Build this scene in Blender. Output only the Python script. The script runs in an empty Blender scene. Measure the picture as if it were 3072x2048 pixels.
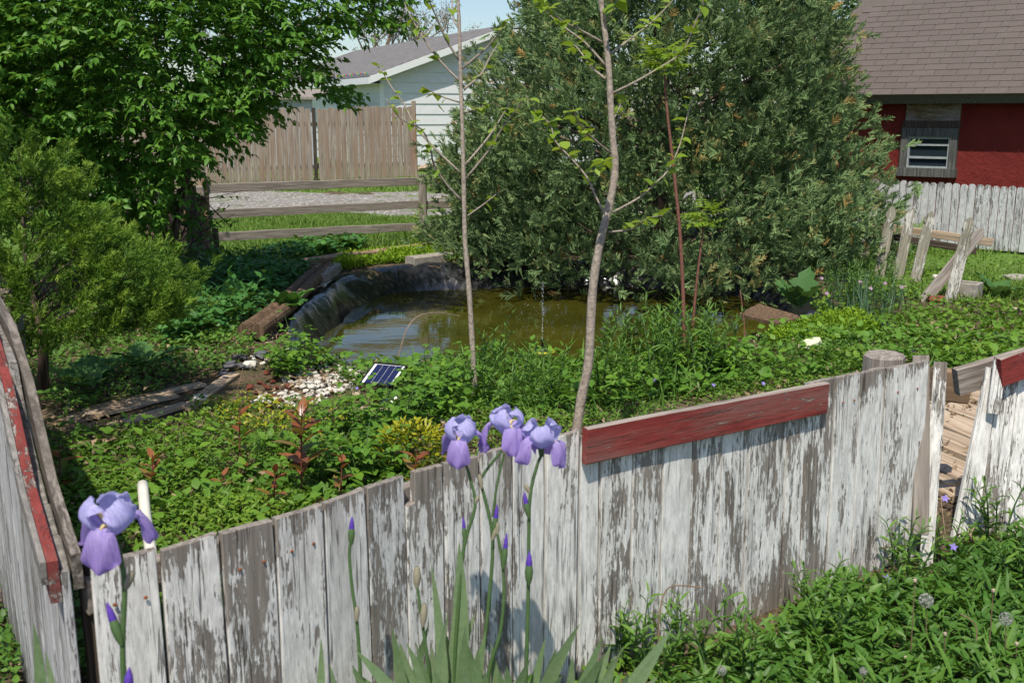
import bpy, math, random
import numpy as np
from mathutils import Vector, Matrix, noise
R = math.radians
rng = np.random.default_rng(7)
random.seed(7)
sc = bpy.context.scene
COL = sc.collection

# ------------------------------------------------------------ camera, sky, sun, exposure
FPX, PITCH, CAMH = 3100.0, R(12.5), 1.75
cd = bpy.data.cameras.new('camera')
cam = bpy.data.objects.new('camera', cd); COL.objects.link(cam)
cam.location = (0, 0, CAMH); cam.rotation_euler = (R(90) - PITCH, 0, 0)
cd.sensor_width = 36; cd.lens = 36 * FPX / 3072; cd.clip_start = 0.05; cd.clip_end = 3000
cd.dof.use_dof = True; cd.dof.focus_distance = 9.0; cd.dof.aperture_fstop = 9.0
sc.camera = cam
SUN_EL, SUN_DIR = R(62), (-0.22, -0.975)       # the sun stands behind the camera, a little to the left
w = bpy.data.worlds.new('World'); sc.world = w; w.use_nodes = True
nt = w.node_tree; nt.nodes.clear()
sky = nt.nodes.new('ShaderNodeTexSky'); sky.sky_type = 'NISHITA'; sky.sun_disc = False
sky.sun_elevation = SUN_EL; sky.sun_rotation = math.atan2(SUN_DIR[0], SUN_DIR[1])
sky.air_density = 1.0; sky.dust_density = .8; sky.ozone_density = 2.6
bgn = nt.nodes.new('ShaderNodeBackground'); bgn.inputs[1].default_value = 0.12
wo = nt.nodes.new('ShaderNodeOutputWorld')
nt.links.new(sky.outputs[0], bgn.inputs[0]); nt.links.new(bgn.outputs[0], wo.inputs[0])
sl = bpy.data.lights.new('sun', 'SUN'); sl.energy = 4.3; sl.angle = R(0.55); sl.color = (1.0, 0.93, 0.82)
so = bpy.data.objects.new('sun', sl); COL.objects.link(so)
sv = Vector((SUN_DIR[0] * math.cos(SUN_EL), SUN_DIR[1] * math.cos(SUN_EL), math.sin(SUN_EL)))
so.rotation_euler = sv.to_track_quat('Z', 'Y').to_euler(); so.location = (0, 0, 30)
sc.view_settings.view_transform = 'Standard'; sc.view_settings.look = 'None'
sc.view_settings.exposure = 0.2; sc.view_settings.gamma = 1.0
sc.view_settings.use_curve_mapping = False

# ------------------------------------------------------------ placing things
SP, CP = math.sin(PITCH), math.cos(PITCH)
def P(px, py, D):
    v = (py - 1024) / FPX
    return Vector(((px - 1536) / FPX * D, D * (CP - v * SP), CAMH - D * (SP + v * CP)))
def G(px, py, z=0.0):
    v = (py - 1024) / FPX
    return P(px, py, (CAMH - z) / (SP + v * CP))
def proj(x, y, z):
    x, y, z = np.asarray(x, float), np.asarray(y, float), np.asarray(z, float)
    D = y * CP - (z - CAMH) * SP
    return 1536 + FPX * x / D, 1024 + FPX * ((-y * SP - (z - CAMH) * CP)) / D, D
def inpoly(x, y, poly):
    x, y = np.asarray(x, float), np.asarray(y, float)
    ins = np.zeros(x.shape, bool); n = len(poly)
    for i in range(n):
        x1, y1 = poly[i]; x2, y2 = poly[(i + 1) % n]
        c = ((y1 > y) != (y2 > y)) & (x < (x2 - x1) * (y - y1) / ((y2 - y1) or 1e-9) + x1)
        ins ^= c
    return ins
def polydist(x, y, poly):
    x, y = np.asarray(x, float), np.asarray(y, float)
    d = np.full(x.shape, 1e9); n = len(poly)
    for i in range(n):
        ax, ay = poly[i]; bx, by = poly[(i + 1) % n]
        ex, ey = bx - ax, by - ay; L = ex * ex + ey * ey
        t = np.clip(((x - ax) * ex + (y - ay) * ey) / L, 0, 1)
        d = np.minimum(d, np.hypot(x - ax - t * ex, y - ay - t * ey))
    return d
def vnoise(x, y, s=1.0, seed=0):
    """cheap smooth value noise in numpy, 0..1"""
    x = np.asarray(x, float) * s + seed * 17.3; y = np.asarray(y, float) * s + seed * 9.1
    xi, yi = np.floor(x), np.floor(y); xf, yf = x - xi, y - yi
    def h(a, b):
        v = np.sin(a * 127.1 + b * 311.7) * 43758.5453
        return v - np.floor(v)
    u, v = xf * xf * (3 - 2 * xf), yf * yf * (3 - 2 * yf)
    return (h(xi, yi) * (1 - u) + h(xi + 1, yi) * u) * (1 - v) + (h(xi, yi + 1) * (1 - u) + h(xi + 1, yi + 1) * u) * v

WATER_Z = -0.25
POND = [(-1.55, 7.35), (-1.74, 8.4), (-1.72, 9.9), (-1.62, 11.0), (-1.25, 11.65), (-.35, 11.9), (.8, 12.05), (1.9, 11.8), (2.75, 11.1), (2.75, 9.9), (2.45, 8.7), (1.7, 7.9), (.5, 7.45), (-.7, 7.25)]
def H(x, y):
    x, y = np.asarray(x, float), np.asarray(y, float)
    z = 0.03 * (vnoise(x, y, .9, 1) - .5) + 0.02 * (vnoise(x, y, 3.1, 2) - .5)
    z = z + 0.17 * np.clip((y - 15) / 13, 0, 1) ** 1.5 + 0.004 * np.clip(y - 40, 0, 200)
    ins = inpoly(x, y, POND); d = polydist(x, y, POND); sd = np.where(ins, d, -d)
    k = np.clip((sd + .18) / .15, 0, 1); k = k * k * (3 - 2 * k)
    return z * (1 - k) - .62 * k
def H1(x, y): return float(H(np.array([x]), np.array([y]))[0])

# ------------------------------------------------------------ object helpers
W = {}
def link(o, parent=None, world=None):
    COL.objects.link(o)
    world = world if world is not None else Matrix.Identity(4)
    if parent is not None:
        o.parent = parent; o.matrix_parent_inverse = W[parent.name].inverted()
    o.matrix_basis = world; W[o.name] = world.copy()
    return o
def props(o, label=None, cat=None, group=None, kind=None):
    if label: o['label'] = label
    if cat: o['category'] = cat
    if group: o['group'] = group
    if kind: o['kind'] = kind
    return o
def thing(name, label, cat, loc, group=None):
    o = bpy.data.objects.new(name, None); o.empty_display_size = .2
    link(o, None, Matrix.Translation(Vector(loc)))
    return props(o, label, cat, group)
def pmesh(name, V, F, mat, smooth=False):
    me = bpy.data.meshes.new(name); me.from_pydata([tuple(v) for v in V], [], [tuple(f) for f in F]); me.update()
    if mat: me.materials.append(mat)
    if smooth: me.polygons.foreach_set('use_smooth', [True] * len(me.polygons))
    return me
def obj(name, me, parent=None, world=None): return link(bpy.data.objects.new(name, me), parent, world)
def mkw(name, V, F, mat, parent=None, smooth=False):
    """mesh given in world coordinates; its origin goes to its first vertex's surroundings"""
    V = [Vector(v) for v in V]; c = sum(V, Vector()) / len(V); c.z = min(v.z for v in V)
    return obj(name, pmesh(name, [v - c for v in V], F, mat, smooth), parent, Matrix.Translation(c))
def npmesh(name, V, F, mat, var=None, smooth=False, mats=None, midx=None):
    V = np.asarray(V, np.float32).reshape(-1, 3); F = np.asarray(F, np.int32); k = F.shape[1]
    me = bpy.data.meshes.new(name)
    me.vertices.add(len(V)); me.vertices.foreach_set('co', V.ravel())
    me.loops.add(F.size); me.loops.foreach_set('vertex_index', F.ravel())
    me.polygons.add(len(F)); me.polygons.foreach_set('loop_start', np.arange(0, F.size, k, dtype=np.int32))
    me.polygons.foreach_set('loop_total', np.full(len(F), k, np.int32))
    if smooth: me.polygons.foreach_set('use_smooth', np.ones(len(F), bool))
    if mat: me.materials.append(mat)
    me.update(calc_edges=True)
    if var is not None:
        a = me.attributes.new('var', 'FLOAT', 'POINT'); a.data.foreach_set('value', np.asarray(var, np.float32).ravel())
    return me
def basis(yaw, pitch, roll):
    cy, sy, cp, sp = np.cos(yaw), np.sin(yaw), np.cos(pitch), np.sin(pitch)
    d = np.stack([cy * cp, sy * cp, sp], -1); s = np.stack([sy, -cy, 0 * cy], -1)
    n = np.cross(s, d); cr, sr = np.cos(roll)[:, None], np.sin(roll)[:, None]
    s2 = s * cr + n * sr; n2 = -s * sr + n * cr
    return np.stack([s2, d, n2], -1)          # columns: side, along, normal
def dirbasis(d, roll):
    d = d / np.linalg.norm(d, axis=1, keepdims=True)
    yaw = np.arctan2(d[:, 1], d[:, 0]); pitch = np.arcsin(np.clip(d[:, 2], -1, 1))
    return basis(yaw, pitch, roll)
def inst(tv, tf, M, T, var, tvar=None):
    tv = np.asarray(tv, float); tf = np.asarray(tf); N = len(T); k = len(tv)
    V = np.einsum('nij,kj->nki', M, tv) + np.asarray(T)[:, None]
    F = (tf[None] + (np.arange(N) * k)[:, None, None]).reshape(-1, tf.shape[1])
    vv = np.repeat(np.asarray(var, float)[:, None], k, 1)
    if tvar is not None: vv = vv + np.asarray(tvar)[None]
    return V.reshape(-1, 3), F, vv.ravel()
def cat3(parts):
    Vs, Fs, vs, n = [], [], [], 0
    for V, F, v in parts:
        Vs.append(V); Fs.append(F + n); vs.append(v); n += len(V)
    return np.concatenate(Vs), np.concatenate(Fs), np.concatenate(vs)
# leaf templates (x side, y along, z normal), length 1
def leaf4(wd=.4, fold=.12, droop=.12):
    return np.array([(0, 0, 0), (-wd / 2, .42, fold), (0, .45, 0), (wd / 2, .42, fold), (0, 1, -droop)]), np.array([(0, 2, 1), (0, 3, 2), (1, 2, 4), (2, 3, 4)])
def leaf8(wd=.4, fold=.08, droop=.2, broad=.35):
    a, b = broad, broad + .34
    V = [(0, 0, 0), (-wd / 2, a, fold - droop * a * a), (0, a, -droop * a * a), (wd / 2, a, fold - droop * a * a),
         (-wd * .36, b, fold * .8 - droop * b * b), (0, b, -droop * b * b), (wd * .36, b, fold * .8 - droop * b * b), (0, 1, -droop)]
    F = [(0, 2, 1), (0, 3, 2), (1, 2, 5), (1, 5, 4), (2, 3, 6), (2, 6, 5), (4, 5, 7), (5, 6, 7)]
    return np.array(V), np.array(F)
def blade(wd=.06, curve=.35):
    V = [(-wd / 2, 0, 0), (wd / 2, 0, 0), (-wd * .45, .45, -curve * .15), (wd * .45, .45, -curve * .15), (0, 1, -curve)]
    return np.array(V), np.array([(0, 1, 3), (0, 3, 2), (2, 3, 4)])
def tube(pts, rads, n=6, ph=0.0):
    pts = [Vector(p) for p in pts]; V, F = [], []
    for i, p in enumerate(pts):
        t = (pts[min(i + 1, len(pts) - 1)] - pts[max(i - 1, 0)]).normalized()
        a = t.cross(Vector((0.13, 1, .21))).normalized(); b = t.cross(a)
        r = rads[i] if hasattr(rads, '__len__') else rads
        for k in range(n):
            an = 2 * math.pi * k / n + ph; V.append(p + (a * math.cos(an) + b * math.sin(an)) * r)
    for i in range(len(pts) - 1):
        for k in range(n):
            F.append((i * n + k, i * n + (k + 1) % n, (i + 1) * n + (k + 1) % n, (i + 1) * n + k))
    F.append(tuple(range(n))[::-1]); F.append(tuple((len(pts) - 1) * n + k for k in range(n)))
    return V, F
def smoothpts(pts, sub=3):
    """Catmull-Rom through 3-D points"""
    p = [Vector(q) for q in pts]; out = []
    for i in range(len(p) - 1):
        a, b, c, d = p[max(i - 1, 0)], p[i], p[i + 1], p[min(i + 2, len(p) - 1)]
        for s in range(sub):
            t = s / sub
            out.append(.5 * ((2 * b) + (c - a) * t + (2 * a - 5 * b + 4 * c - d) * t * t + (3 * b - a - 3 * c + d) * t ** 3))
    out.append(p[-1]); return out
def outline_prism(out, t, mat, name, wob=0.0, bev=.003):
    """outline in local x,z; thickness t along y; a small chamfer"""
    n = len(out); cx = sum(p[0] for p in out) / n; cz = sum(p[1] for p in out) / n
    def ring(y, k):
        r = []
        for x, z in out:
            dx, dz = x - cx, z - cz; L = math.hypot(dx, dz) or 1
            r.append((x - math.copysign(min(k, abs(dx)), dx), y + random.uniform(-wob, wob), z - math.copysign(min(k, abs(dz)), dz)))
        return r
    V = ring(-t / 2, bev) + ring(-t / 2 + bev, 0) + ring(t / 2 - bev, 0) + ring(t / 2, bev); F = [tuple(range(n)), tuple(range(3 * n, 4 * n))[::-1]]
    for L in range(3):
        for i in range(n):
            j = (i + 1) % n; F.append((L * n + j, L * n + i, (L + 1) * n + i, (L + 1) * n + j))
    return pmesh(name, V, F, mat)
def frame(x, y, z, o):
    m = Matrix.Identity(4)
    for i, a in enumerate((x, y, z)):
        for k in range(3): m[k][i] = a[k]
    m.translation = o; return m
def beam(name, mat, parent, p0, p1, wd, th, up=(0, 0, 1), rough=.002, segs=4):
    """a timber with its grain along local z, from p0 to p1; th is measured along up"""
    p0, p1 = Vector(p0), Vector(p1); d = p1 - p0; L = d.length; z = d.normalized()
    x = z.cross(Vector(up)).normalized(); y = z.cross(x).normalized()
    V, F = [], []; b = min(wd, th) * .12
    prof = [(-wd / 2 + b, -th / 2), (wd / 2 - b, -th / 2), (wd / 2, -th / 2 + b), (wd / 2, th / 2 - b), (wd / 2 - b, th / 2), (-wd / 2 + b, th / 2), (-wd / 2, th / 2 - b), (-wd / 2, -th / 2 + b)]
    for i in range(segs + 1):
        ox, oy = random.uniform(-rough, rough), random.uniform(-rough, rough)
        for a, c in prof: V.append((a + ox + random.uniform(-rough, rough) * .5, c + oy + random.uniform(-rough, rough) * .5, L * i / segs))
    for i in range(segs):
        for k in range(8): F.append((i * 8 + k, i * 8 + (k + 1) % 8, (i + 1) * 8 + (k + 1) % 8, (i + 1) * 8 + k))
    F.append(tuple(range(8))[::-1]); F.append(tuple(segs * 8 + k for k in range(8)))
    return obj(name, pmesh(name, V, F, mat), parent, frame(x, y, z, p0))
def rock_mesh(name, sx, sy, sz, mat, seed, lvl=1, rough=.25):
    import bmesh
    bm = bmesh.new(); bmesh.ops.create_icosphere(bm, subdivisions=lvl, radius=.5)
    for v in bm.verts:
        n = noise.noise(v.co * 2.3 + Vector((seed * 3.1, seed, 0))); v.co *= 1 + n * rough * 2
        v.co.x = max(min(v.co.x, .42), -.42); v.co.z = max(min(v.co.z, .38), -.38)
        v.co = Vector((v.co.x * sx, v.co.y * sy, v.co.z * sz))
    me = bpy.data.meshes.new(name); bm.to_mesh(me); bm.free(); me.materials.append(mat); return me

# ------------------------------------------------------------ materials
class NB:
    def __init__(s, name):
        s.m = bpy.data.materials.new(name); s.m.use_nodes = True; s.t = s.m.node_tree; s.t.nodes.clear()
        s.out = s.n('ShaderNodeOutputMaterial')
    def n(s, ty, **kw):
        x = s.t.nodes.new(ty)
        for k, v in kw.items(): setattr(x, k, v)
        return x
    def l(s, a, b): s.t.links.new(a, b)
    def val(s, x, i, v):
        if isinstance(v, (int, float, tuple)): x.inputs[i].default_value = v if not (isinstance(v, tuple) and len(v) == 3 and x.inputs[i].type == 'RGBA') else (*v, 1)
        else: s.l(v, x.inputs[i])
    def math(s, op, a, b=0.0, c=None, clamp=False):
        x = s.n('ShaderNodeMath', operation=op, use_clamp=clamp); s.val(x, 0, a); s.val(x, 1, b)
        if c is not None: s.val(x, 2, c)
        return x.outputs[0]
    def coord(s, scale=(1, 1, 1), rand=True, kind='Object'):
        tc = s.n('ShaderNodeTexCoord'); mp = s.n('ShaderNodeMapping'); mp.inputs['Scale'].default_value = scale
        src = tc.outputs[kind]
        if rand:
            oi = s.n('ShaderNodeObjectInfo'); mu = s.n('ShaderNodeVectorMath', operation='SCALE'); mu.inputs[0].default_value = (13.7, 7.9, 31.3)
            s.l(oi.outputs['Random'], mu.inputs['Scale']); ad = s.n('ShaderNodeVectorMath', operation='ADD')
            s.l(src, ad.inputs[0]); s.l(mu.outputs[0], ad.inputs[1]); src = ad.outputs[0]
        s.l(src, mp.inputs['Vector']); return mp.outputs[0]
    def noise(s, co, sc=1.0, det=6, rg=.6, dist=0.0):
        x = s.n('ShaderNodeTexNoise'); s.l(co, x.inputs['Vector']); x.inputs['Scale'].default_value = sc
        x.inputs['Detail'].default_value = det; x.inputs['Roughness'].default_value = rg; x.inputs['Distortion'].default_value = dist
        return x.outputs['Fac']
    def ramp(s, f, stops, interp='LINEAR'):
        x = s.n('ShaderNodeValToRGB'); x.color_ramp.interpolation = interp; e = x.color_ramp.elements
        while len(e) < len(stops): e.new(.5)
        for i, (p, c) in enumerate(stops): e[i].position = p; e[i].color = (*c, 1) if len(c) == 3 else c
        s.val(x, 0, f); return x.outputs[0]
    def mix(s, f, a, b, bt='MIX'):
        x = s.n('ShaderNodeMix', data_type='RGBA', blend_type=bt); s.val(x, 0, f); s.val(x, 6, a); s.val(x, 7, b); return x.outputs[2]
    def bump(s, h, strength=.3, dist=.01, nrm=None):
        x = s.n('ShaderNodeBump'); x.inputs['Strength'].default_value = strength; x.inputs['Distance'].default_value = dist
        s.l(h, x.inputs['Height']); 
        if nrm: s.l(nrm, x.inputs['Normal'])
        return x.outputs[0]
    def pbr(s, col, rough=.8, bump=None, spec=.3, **kw):
        x = s.n('ShaderNodeBsdfPrincipled'); s.val(x, 'Base Color', col); s.val(x, 'Roughness', rough); x.inputs['Specular IOR Level'].default_value = spec
        for k, v in kw.items(): s.val(x, k, v)
        if bump: s.l(bump, x.inputs['Normal'])
        s.l(x.outputs[0], s.out.inputs[0]); return x
def leaf_mat(name, cols, rough=.45, trans=.32, spec=.35, tcol=None):
    b = NB(name); at = b.n('ShaderNodeAttribute', attribute_name='var')
    c = b.ramp(at.outputs['Fac'], [(i / (len(cols) - 1), k) for i, k in enumerate(cols)])
    co = b.coord((1, 1, 1), rand=False, kind='Object'); nn = b.noise(co, 90, 2)
    c = b.mix(.25, c, b.ramp(nn, [(0.3, tuple(v * .55 for v in cols[0])), (.7, cols[-1])]))
    p = b.pbr(c, rough, spec=spec); tr = b.n('ShaderNodeBsdfTranslucent')
    yc = b.mix(.35, c, tcol or (.22, .32, .02)); b.l(yc, tr.inputs[0])
    mx = b.n('ShaderNodeMixShader'); mx.inputs[0].default_value = trans
    b.l(p.outputs[0], mx.inputs[1]); b.l(tr.outputs[0], mx.inputs[2]); b.l(mx.outputs[0], b.out.inputs[0]); return b.m
def wood_mat(name, dark=(.10, .085, .07), light=(.34, .30, .26), paint=None, amount=.5, rand_amt=.3, gsc=1.0, streak=1.0, paint2=None, fine=1.0, redtint=None, ends=1.0):
    b = NB(name)
    g = b.noise(b.coord((70 * gsc, 70 * gsc, 3.2 * gsc)), 1, 8, .65, .4)
    g2 = b.noise(b.coord((9, 9, 1.1)), 1, 5, .6); g3 = b.noise(b.coord((160 * gsc, 160 * gsc, 9 * gsc)), 1, 4, .6)
    c = b.ramp(g, [(.30, tuple(k * .62 for k in dark)), (.45, dark), (.62, light), (.8, tuple(min(k * 1.25, .6) for k in light))])
    c = b.mix(b.ramp(g2, [(.35, (0, 0, 0)), (.65, (.6, .6, .6))]), c, tuple(k * 1.5 for k in dark), 'MIX')
    if redtint: c = b.mix(b.ramp(b.noise(b.coord((5, 5, .9)), 1, 4, .5), [(.42, (0, 0, 0)), (.66, (.75, .75, .75))]), c, redtint)
    h = b.math('MULTIPLY', g, .6)
    oi = b.n('ShaderNodeObjectInfo')
    if paint:
        m1 = b.noise(b.coord((58 * fine, 58 * fine, 5.6 * fine * streak)), 1, 10, .74, .3)
        m2 = b.noise(b.coord((8, 8, 2.4)), 1, 4, .55); m3 = b.noise(b.coord((150 * fine, 150 * fine, 30 * fine)), 1, 4, .65)
        s = b.math('ADD', b.math('MULTIPLY', m1, 1.0), b.math('MULTIPLY', b.math('SUBTRACT', m2, .5), .75))
        s = b.math('ADD', s, b.math('MULTIPLY', b.math('SUBTRACT', m3, .5), .5))
        s = b.math('ADD', s, b.math('MULTIPLY', b.math('SUBTRACT', oi.outputs['Random'], .5), rand_amt))
        ge = b.n('ShaderNodeNewGeometry'); sx = b.n('ShaderNodeSeparateXYZ'); b.l(ge.outputs['Normal'], sx.inputs[0]); tc2 = b.n('ShaderNodeTexCoord'); sg = b.n('ShaderNodeSeparateXYZ'); b.l(tc2.outputs['Generated'], sg.inputs[0])
        s = b.math('SUBTRACT', s, b.math('MULTIPLY', b.math('GREATER_THAN', sx.outputs[2], .6), .5 if ends else 0.0))
        s = b.math('SUBTRACT', s, b.math('MULTIPLY', b.math('MAXIMUM', b.math('SUBTRACT', sg.outputs[2], .90), 0.0), 1.6 * ends))
        s = b.math('SUBTRACT', s, b.math('MULTIPLY', b.math('MAXIMUM', b.math('SUBTRACT', .34, sg.outputs[2]), 0.0), .35 * ends))
        mask = b.ramp(b.math('ADD', s, amount - .5), [(.478, (0, 0, 0)), (.494, (.42, .42, .42)), (.503, (.55, .55, .55)), (.516, (1, 1, 1))])
        ck = b.noise(b.coord((52, 52, 1.3)), 1, 3, .5, .5); crack = b.ramp(ck, [(.478, (0, 0, 0)), (.494, (1, 1, 1)), (.506, (1, 1, 1)), (.522, (0, 0, 0))])
        crk = b.math('MULTIPLY', crack, b.ramp(b.noise(b.coord((13, 13, 3)), 1, 3, .5), [(.52, (0, 0, 0)), (.6, (1, 1, 1))]))
        dirt = b.noise(b.coord((60, 60, 14)), 1, 5, .7)
        pc = b.mix(b.ramp(dirt, [(.42, (.8, .8, .8)), (.58, (0, 0, 0))]), paint, paint2 or tuple(k * .68 for k in paint))
        pc = b.mix(b.ramp(g3, [(.28, (.7, .7, .7)), (.38, (0, 0, 0))]), pc, tuple(k * .35 for k in paint))
        c = b.mix(mask, c, pc); c = b.mix(b.math('MULTIPLY', crk, .75), c, tuple(k * .3 for k in dark)); big = b.noise(b.coord((6, 6, 1.0)), 1, 5, .65); c = b.mix(b.ramp(big, [(.52, (0, 0, 0)), (.72, (.45, .45, .45))]), c, tuple(k * 1.1 for k in dark))
        h = b.math('SUBTRACT', b.math('ADD', h, b.math('MULTIPLY', mask, .8)), b.math('MULTIPLY', crk, .8))
    h = b.math('ADD', h, b.math('MULTIPLY', g3, .25))
    b.pbr(c, .82, b.bump(h, .8, .005), spec=.18); return b.m
def flat_mat(name, col, rough=.7, var=.25, nsc=20, bump=.2, spec=.3, metallic=0.0):
    b = NB(name); n = b.noise(b.coord((1, 1, 1)), nsc, 6, .6)
    c = b.ramp(n, [(.3, tuple(k * (1 - var) for k in col)), (.7, tuple(min(k * (1 + var), .95) for k in col))])
    b.pbr(c, rough, b.bump(n, bump, .01), spec=spec, Metallic=metallic); return b.m

M = {}
M['white_picket'] = wood_mat('peeling_white_paint', (.19, .165, .14), (.36, .32, .275), (.84, .82, .77), .60, .17)
M['left_white'] = wood_mat('grooved_white_paint', (.15, .14, .125), (.34, .31, .28), (.58, .57, .56), .56, .10, gsc=.8, streak=.16, fine=1.5)
M['red_trim'] = wood_mat('peeling_red_paint', (.24, .20, .17), (.44, .38, .33), (.26, .045, .038), .665, .05, fine=.8, paint2=(.20, .035, .03), ends=.35)
M['grey_wood'] = wood_mat('weathered_grey_wood', (.20, .17, .145), (.42, .37, .32))
M['brown_wood'] = wood_mat('weathered_brown_wood', (.22, .175, .135), (.46, .38, .30), redtint=(.26, .13, .075))
M['fence_brown'] = wood_mat('cedar_fence_wood', (.24, .19, .155), (.47, .40, .33), redtint=(.30, .19, .13), gsc=.5)
M['tie_wood'] = wood_mat('cracked_timber', (.20, .135, .085), (.52, .38, .24), gsc=.4)
M['log_wood'] = wood_mat('old_log_wood', (.085, .055, .035), (.26, .17, .10), gsc=.5)
M['cap_wood'] = wood_mat('cracked_grey_cap', (.10, .085, .07), (.27, .235, .20))
M['red_old'] = wood_mat('worn_red_paint', (.20, .17, .145), (.46, .41, .37), (.24, .05, .042), .60, .02, fine=.7, ends=0.0)
M['dark_wood'] = wood_mat('dark_old_wood', (.05, .038, .03), (.14, .11, .085))
M['tan_plank'] = wood_mat('bleached_tan_plank', (.30, .22, .15), (.58, .47, .34), gsc=.5)
M['whitewash'] = wood_mat('whitewashed_board', (.16, .15, .14), (.32, .31, .29), (.66, .66, .67), .64, .12, gsc=.6, fine=.6)
M['frame_wood'] = wood_mat('dark_grey_frame_wood', (.07, .07, .065), (.20, .20, .185))
M['sash'] = flat_mat('old_sash_paint', (.34, .38, .38), .6, .2, 20)
M['mossy_picket'] = wood_mat('mossy_picket_paint', (.16, .15, .11), (.34, .31, .24), (.52, .50, .44), .46, .1, fine=.8)
M['bark'] = wood_mat('brown_bark', (.055, .038, .028), (.16, .12, .09), gsc=.6)
M['pale_bark'] = flat_mat('smooth_grey_bark', (.30, .25, .20), .85, .42, 55, .6)
M['red_bark'] = flat_mat('reddish_bark', (.16, .065, .045), .75, .4, 50, .3)
M['needle_twig'] = flat_mat('pale_twig', (.27, .20, .14), .85, .3, 40)
M['white_siding'] = flat_mat('white_siding_paint', (.72, .72, .735), .55, .05, 6, .05)
M['white_trim'] = flat_mat('white_trim_paint', (.80, .81, .80), .5, .03, 5, .05)
M['grey_siding'] = flat_mat('grey_panel', (.40, .41, .43), .7, .12, 6, .05)
M['concrete'] = flat_mat('rough_concrete', (.33, .30, .25), .9, .3, 22, .5)
M['white_stone'] = flat_mat('white_stone', (.66, .62, .54), .8, .22, 30, .5)
M['tan_stone'] = flat_mat('tan_stone', (.42, .34, .24), .85, .25, 25, .5)
M['slate'] = flat_mat('grey_slate', (.12, .12, .135), .6, .35, 25, .4)
M['lava'] = flat_mat('red_lava_rock', (.22, .065, .04), .95, .35, 40, .8)
M['yellow_white'] = flat_mat('pale_yellow_rock', (.72, .72, .46), .85, .12, 30, .4)
M['pvc'] = flat_mat('white_pvc', (.72, .70, .60), .4, .06, 12, .02)
M['black_plastic'] = flat_mat('black_plastic', (.012, .012, .014), .35, .3, 20, .1)
M['mesh_black'] = M['black_plastic']
M['green_stem'] = leaf_mat('iris_stem_green', [(.05, .11, .03), (.10, .17, .06)], .45, .1)
M['iris_leaf'] = leaf_mat('iris_leaf_greygreen', [(.12, .20, .085), (.18, .27, .13), (.26, .35, .18)], .5, .3, .25)
M['papery'] = leaf_mat('papery_spathe', [(.30, .27, .17), (.42, .38, .27)], .7, .3, tcol=(.4, .36, .2))
M['petal_up'] = leaf_mat('iris_standard_petal', [(.42, .40, .74), (.54, .52, .86), (.68, .66, .93)], .6, .45, .15, (.5, .45, .9))
M['petal_fall'] = leaf_mat('iris_fall_petal', [(.74, .70, .84), (.57, .46, .82), (.46, .32, .76)], .6, .45, .15, (.52, .35, .85))
M['bud_violet'] = leaf_mat('iris_bud_violet', [(.07, .035, .33), (.16, .07, .45)], .45, .15, .3, (.2, .1, .5))
M['beard'] = flat_mat('iris_beard', (.62, .50, .20), .9, .2, 50)
M['vinca'] = leaf_mat('glossy_vinca_leaf', [(.04, .11, .016), (.075, .19, .026), (.14, .28, .04)], .45, .30, .3)
M['vinca_in'] = leaf_mat('ground_vine_leaf', [(.05, .13, .014), (.12, .25, .025), (.24, .38, .04)], .48, .34, .3)
M['yellowgreen'] = leaf_mat('yellow_green_leaf', [(.16, .24, .02), (.34, .36, .02), (.50, .46, .02)], .4, .3, .4, (.6, .6, .04))
M['weed'] = leaf_mat('weed_leaf', [(.05, .14, .022), (.11, .24, .035), (.19, .34, .05)], .5, .3, .3)
M['bramble'] = leaf_mat('bramble_leaf', [(.06, .16, .02), (.12, .27, .03), (.21, .38, .04)], .5, .34, .3)
M['darkbroad'] = leaf_mat('broad_dark_leaf', [(.035, .12, .03), (.06, .19, .04), (.11, .28, .055)], .5, .25, .3)
M['burdock'] = leaf_mat('broad_pale_leaf', [(.07, .17, .045), (.10, .22, .06)], .6, .3, .25)
M['sedum'] = leaf_mat('yellow_sedum', [(.12, .24, .01), (.21, .36, .015), (.30, .44, .02)], .6, .25, .3)
M['redleaf'] = leaf_mat('red_new_leaf', [(.28, .055, .03), (.40, .13, .055), (.27, .24, .05), (.10, .22, .03)], .28, .3, .5, (.5, .12, .03))
M['honeysuckle'] = leaf_mat('honeysuckle_leaf', [(.045, .14, .02), (.095, .25, .03), (.20, .39, .05)], .45, .36, .3)
M['redbud'] = leaf_mat('young_bright_leaf', [(.16, .27, .02), (.23, .36, .03), (.33, .45, .06)], .45, .42, .35, (.5, .62, .04))
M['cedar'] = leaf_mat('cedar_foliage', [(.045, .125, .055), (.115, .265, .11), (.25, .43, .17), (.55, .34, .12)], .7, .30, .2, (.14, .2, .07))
M['juniper'] = leaf_mat('young_juniper_foliage', [(.018, .065, .010), (.055, .15, .018), (.13, .27, .025), (.27, .38, .045)], .55, .2, .25, (.25, .3, .03))
M['lawn_blade'] = leaf_mat('lawn_blade', [(.10, .20, .03), (.17, .30, .045), (.28, .38, .09)], .55, .4, .25)
M['maple'] = leaf_mat('far_maple_leaf', [(.03, .08, .012), (.06, .14, .02)], .5, .25)
M['far_tree'] = leaf_mat('far_bud_foliage', [(.16, .15, .10), (.22, .21, .12)], .8, .2, .1, (.25, .24, .1))
M['chive'] = leaf_mat('chive_leaf', [(.04, .10, .05), (.07, .15, .07)], .45, .2)
M['straw'] = leaf_mat('dry_straw', [(.22, .14, .085), (.40, .29, .18), (.55, .44, .29)], .8, .15, .1, (.4, .3, .18))
M['fluff'] = leaf_mat('dandelion_fluff', [(.52, .53, .48), (.62, .62, .56)], .9, .5, .1, (.6, .6, .55))
M['blossom'] = leaf_mat('small_violet_flower', [(.30, .22, .65), (.40, .32, .8)], .6, .3, .2, (.4, .3, .8))
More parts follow.
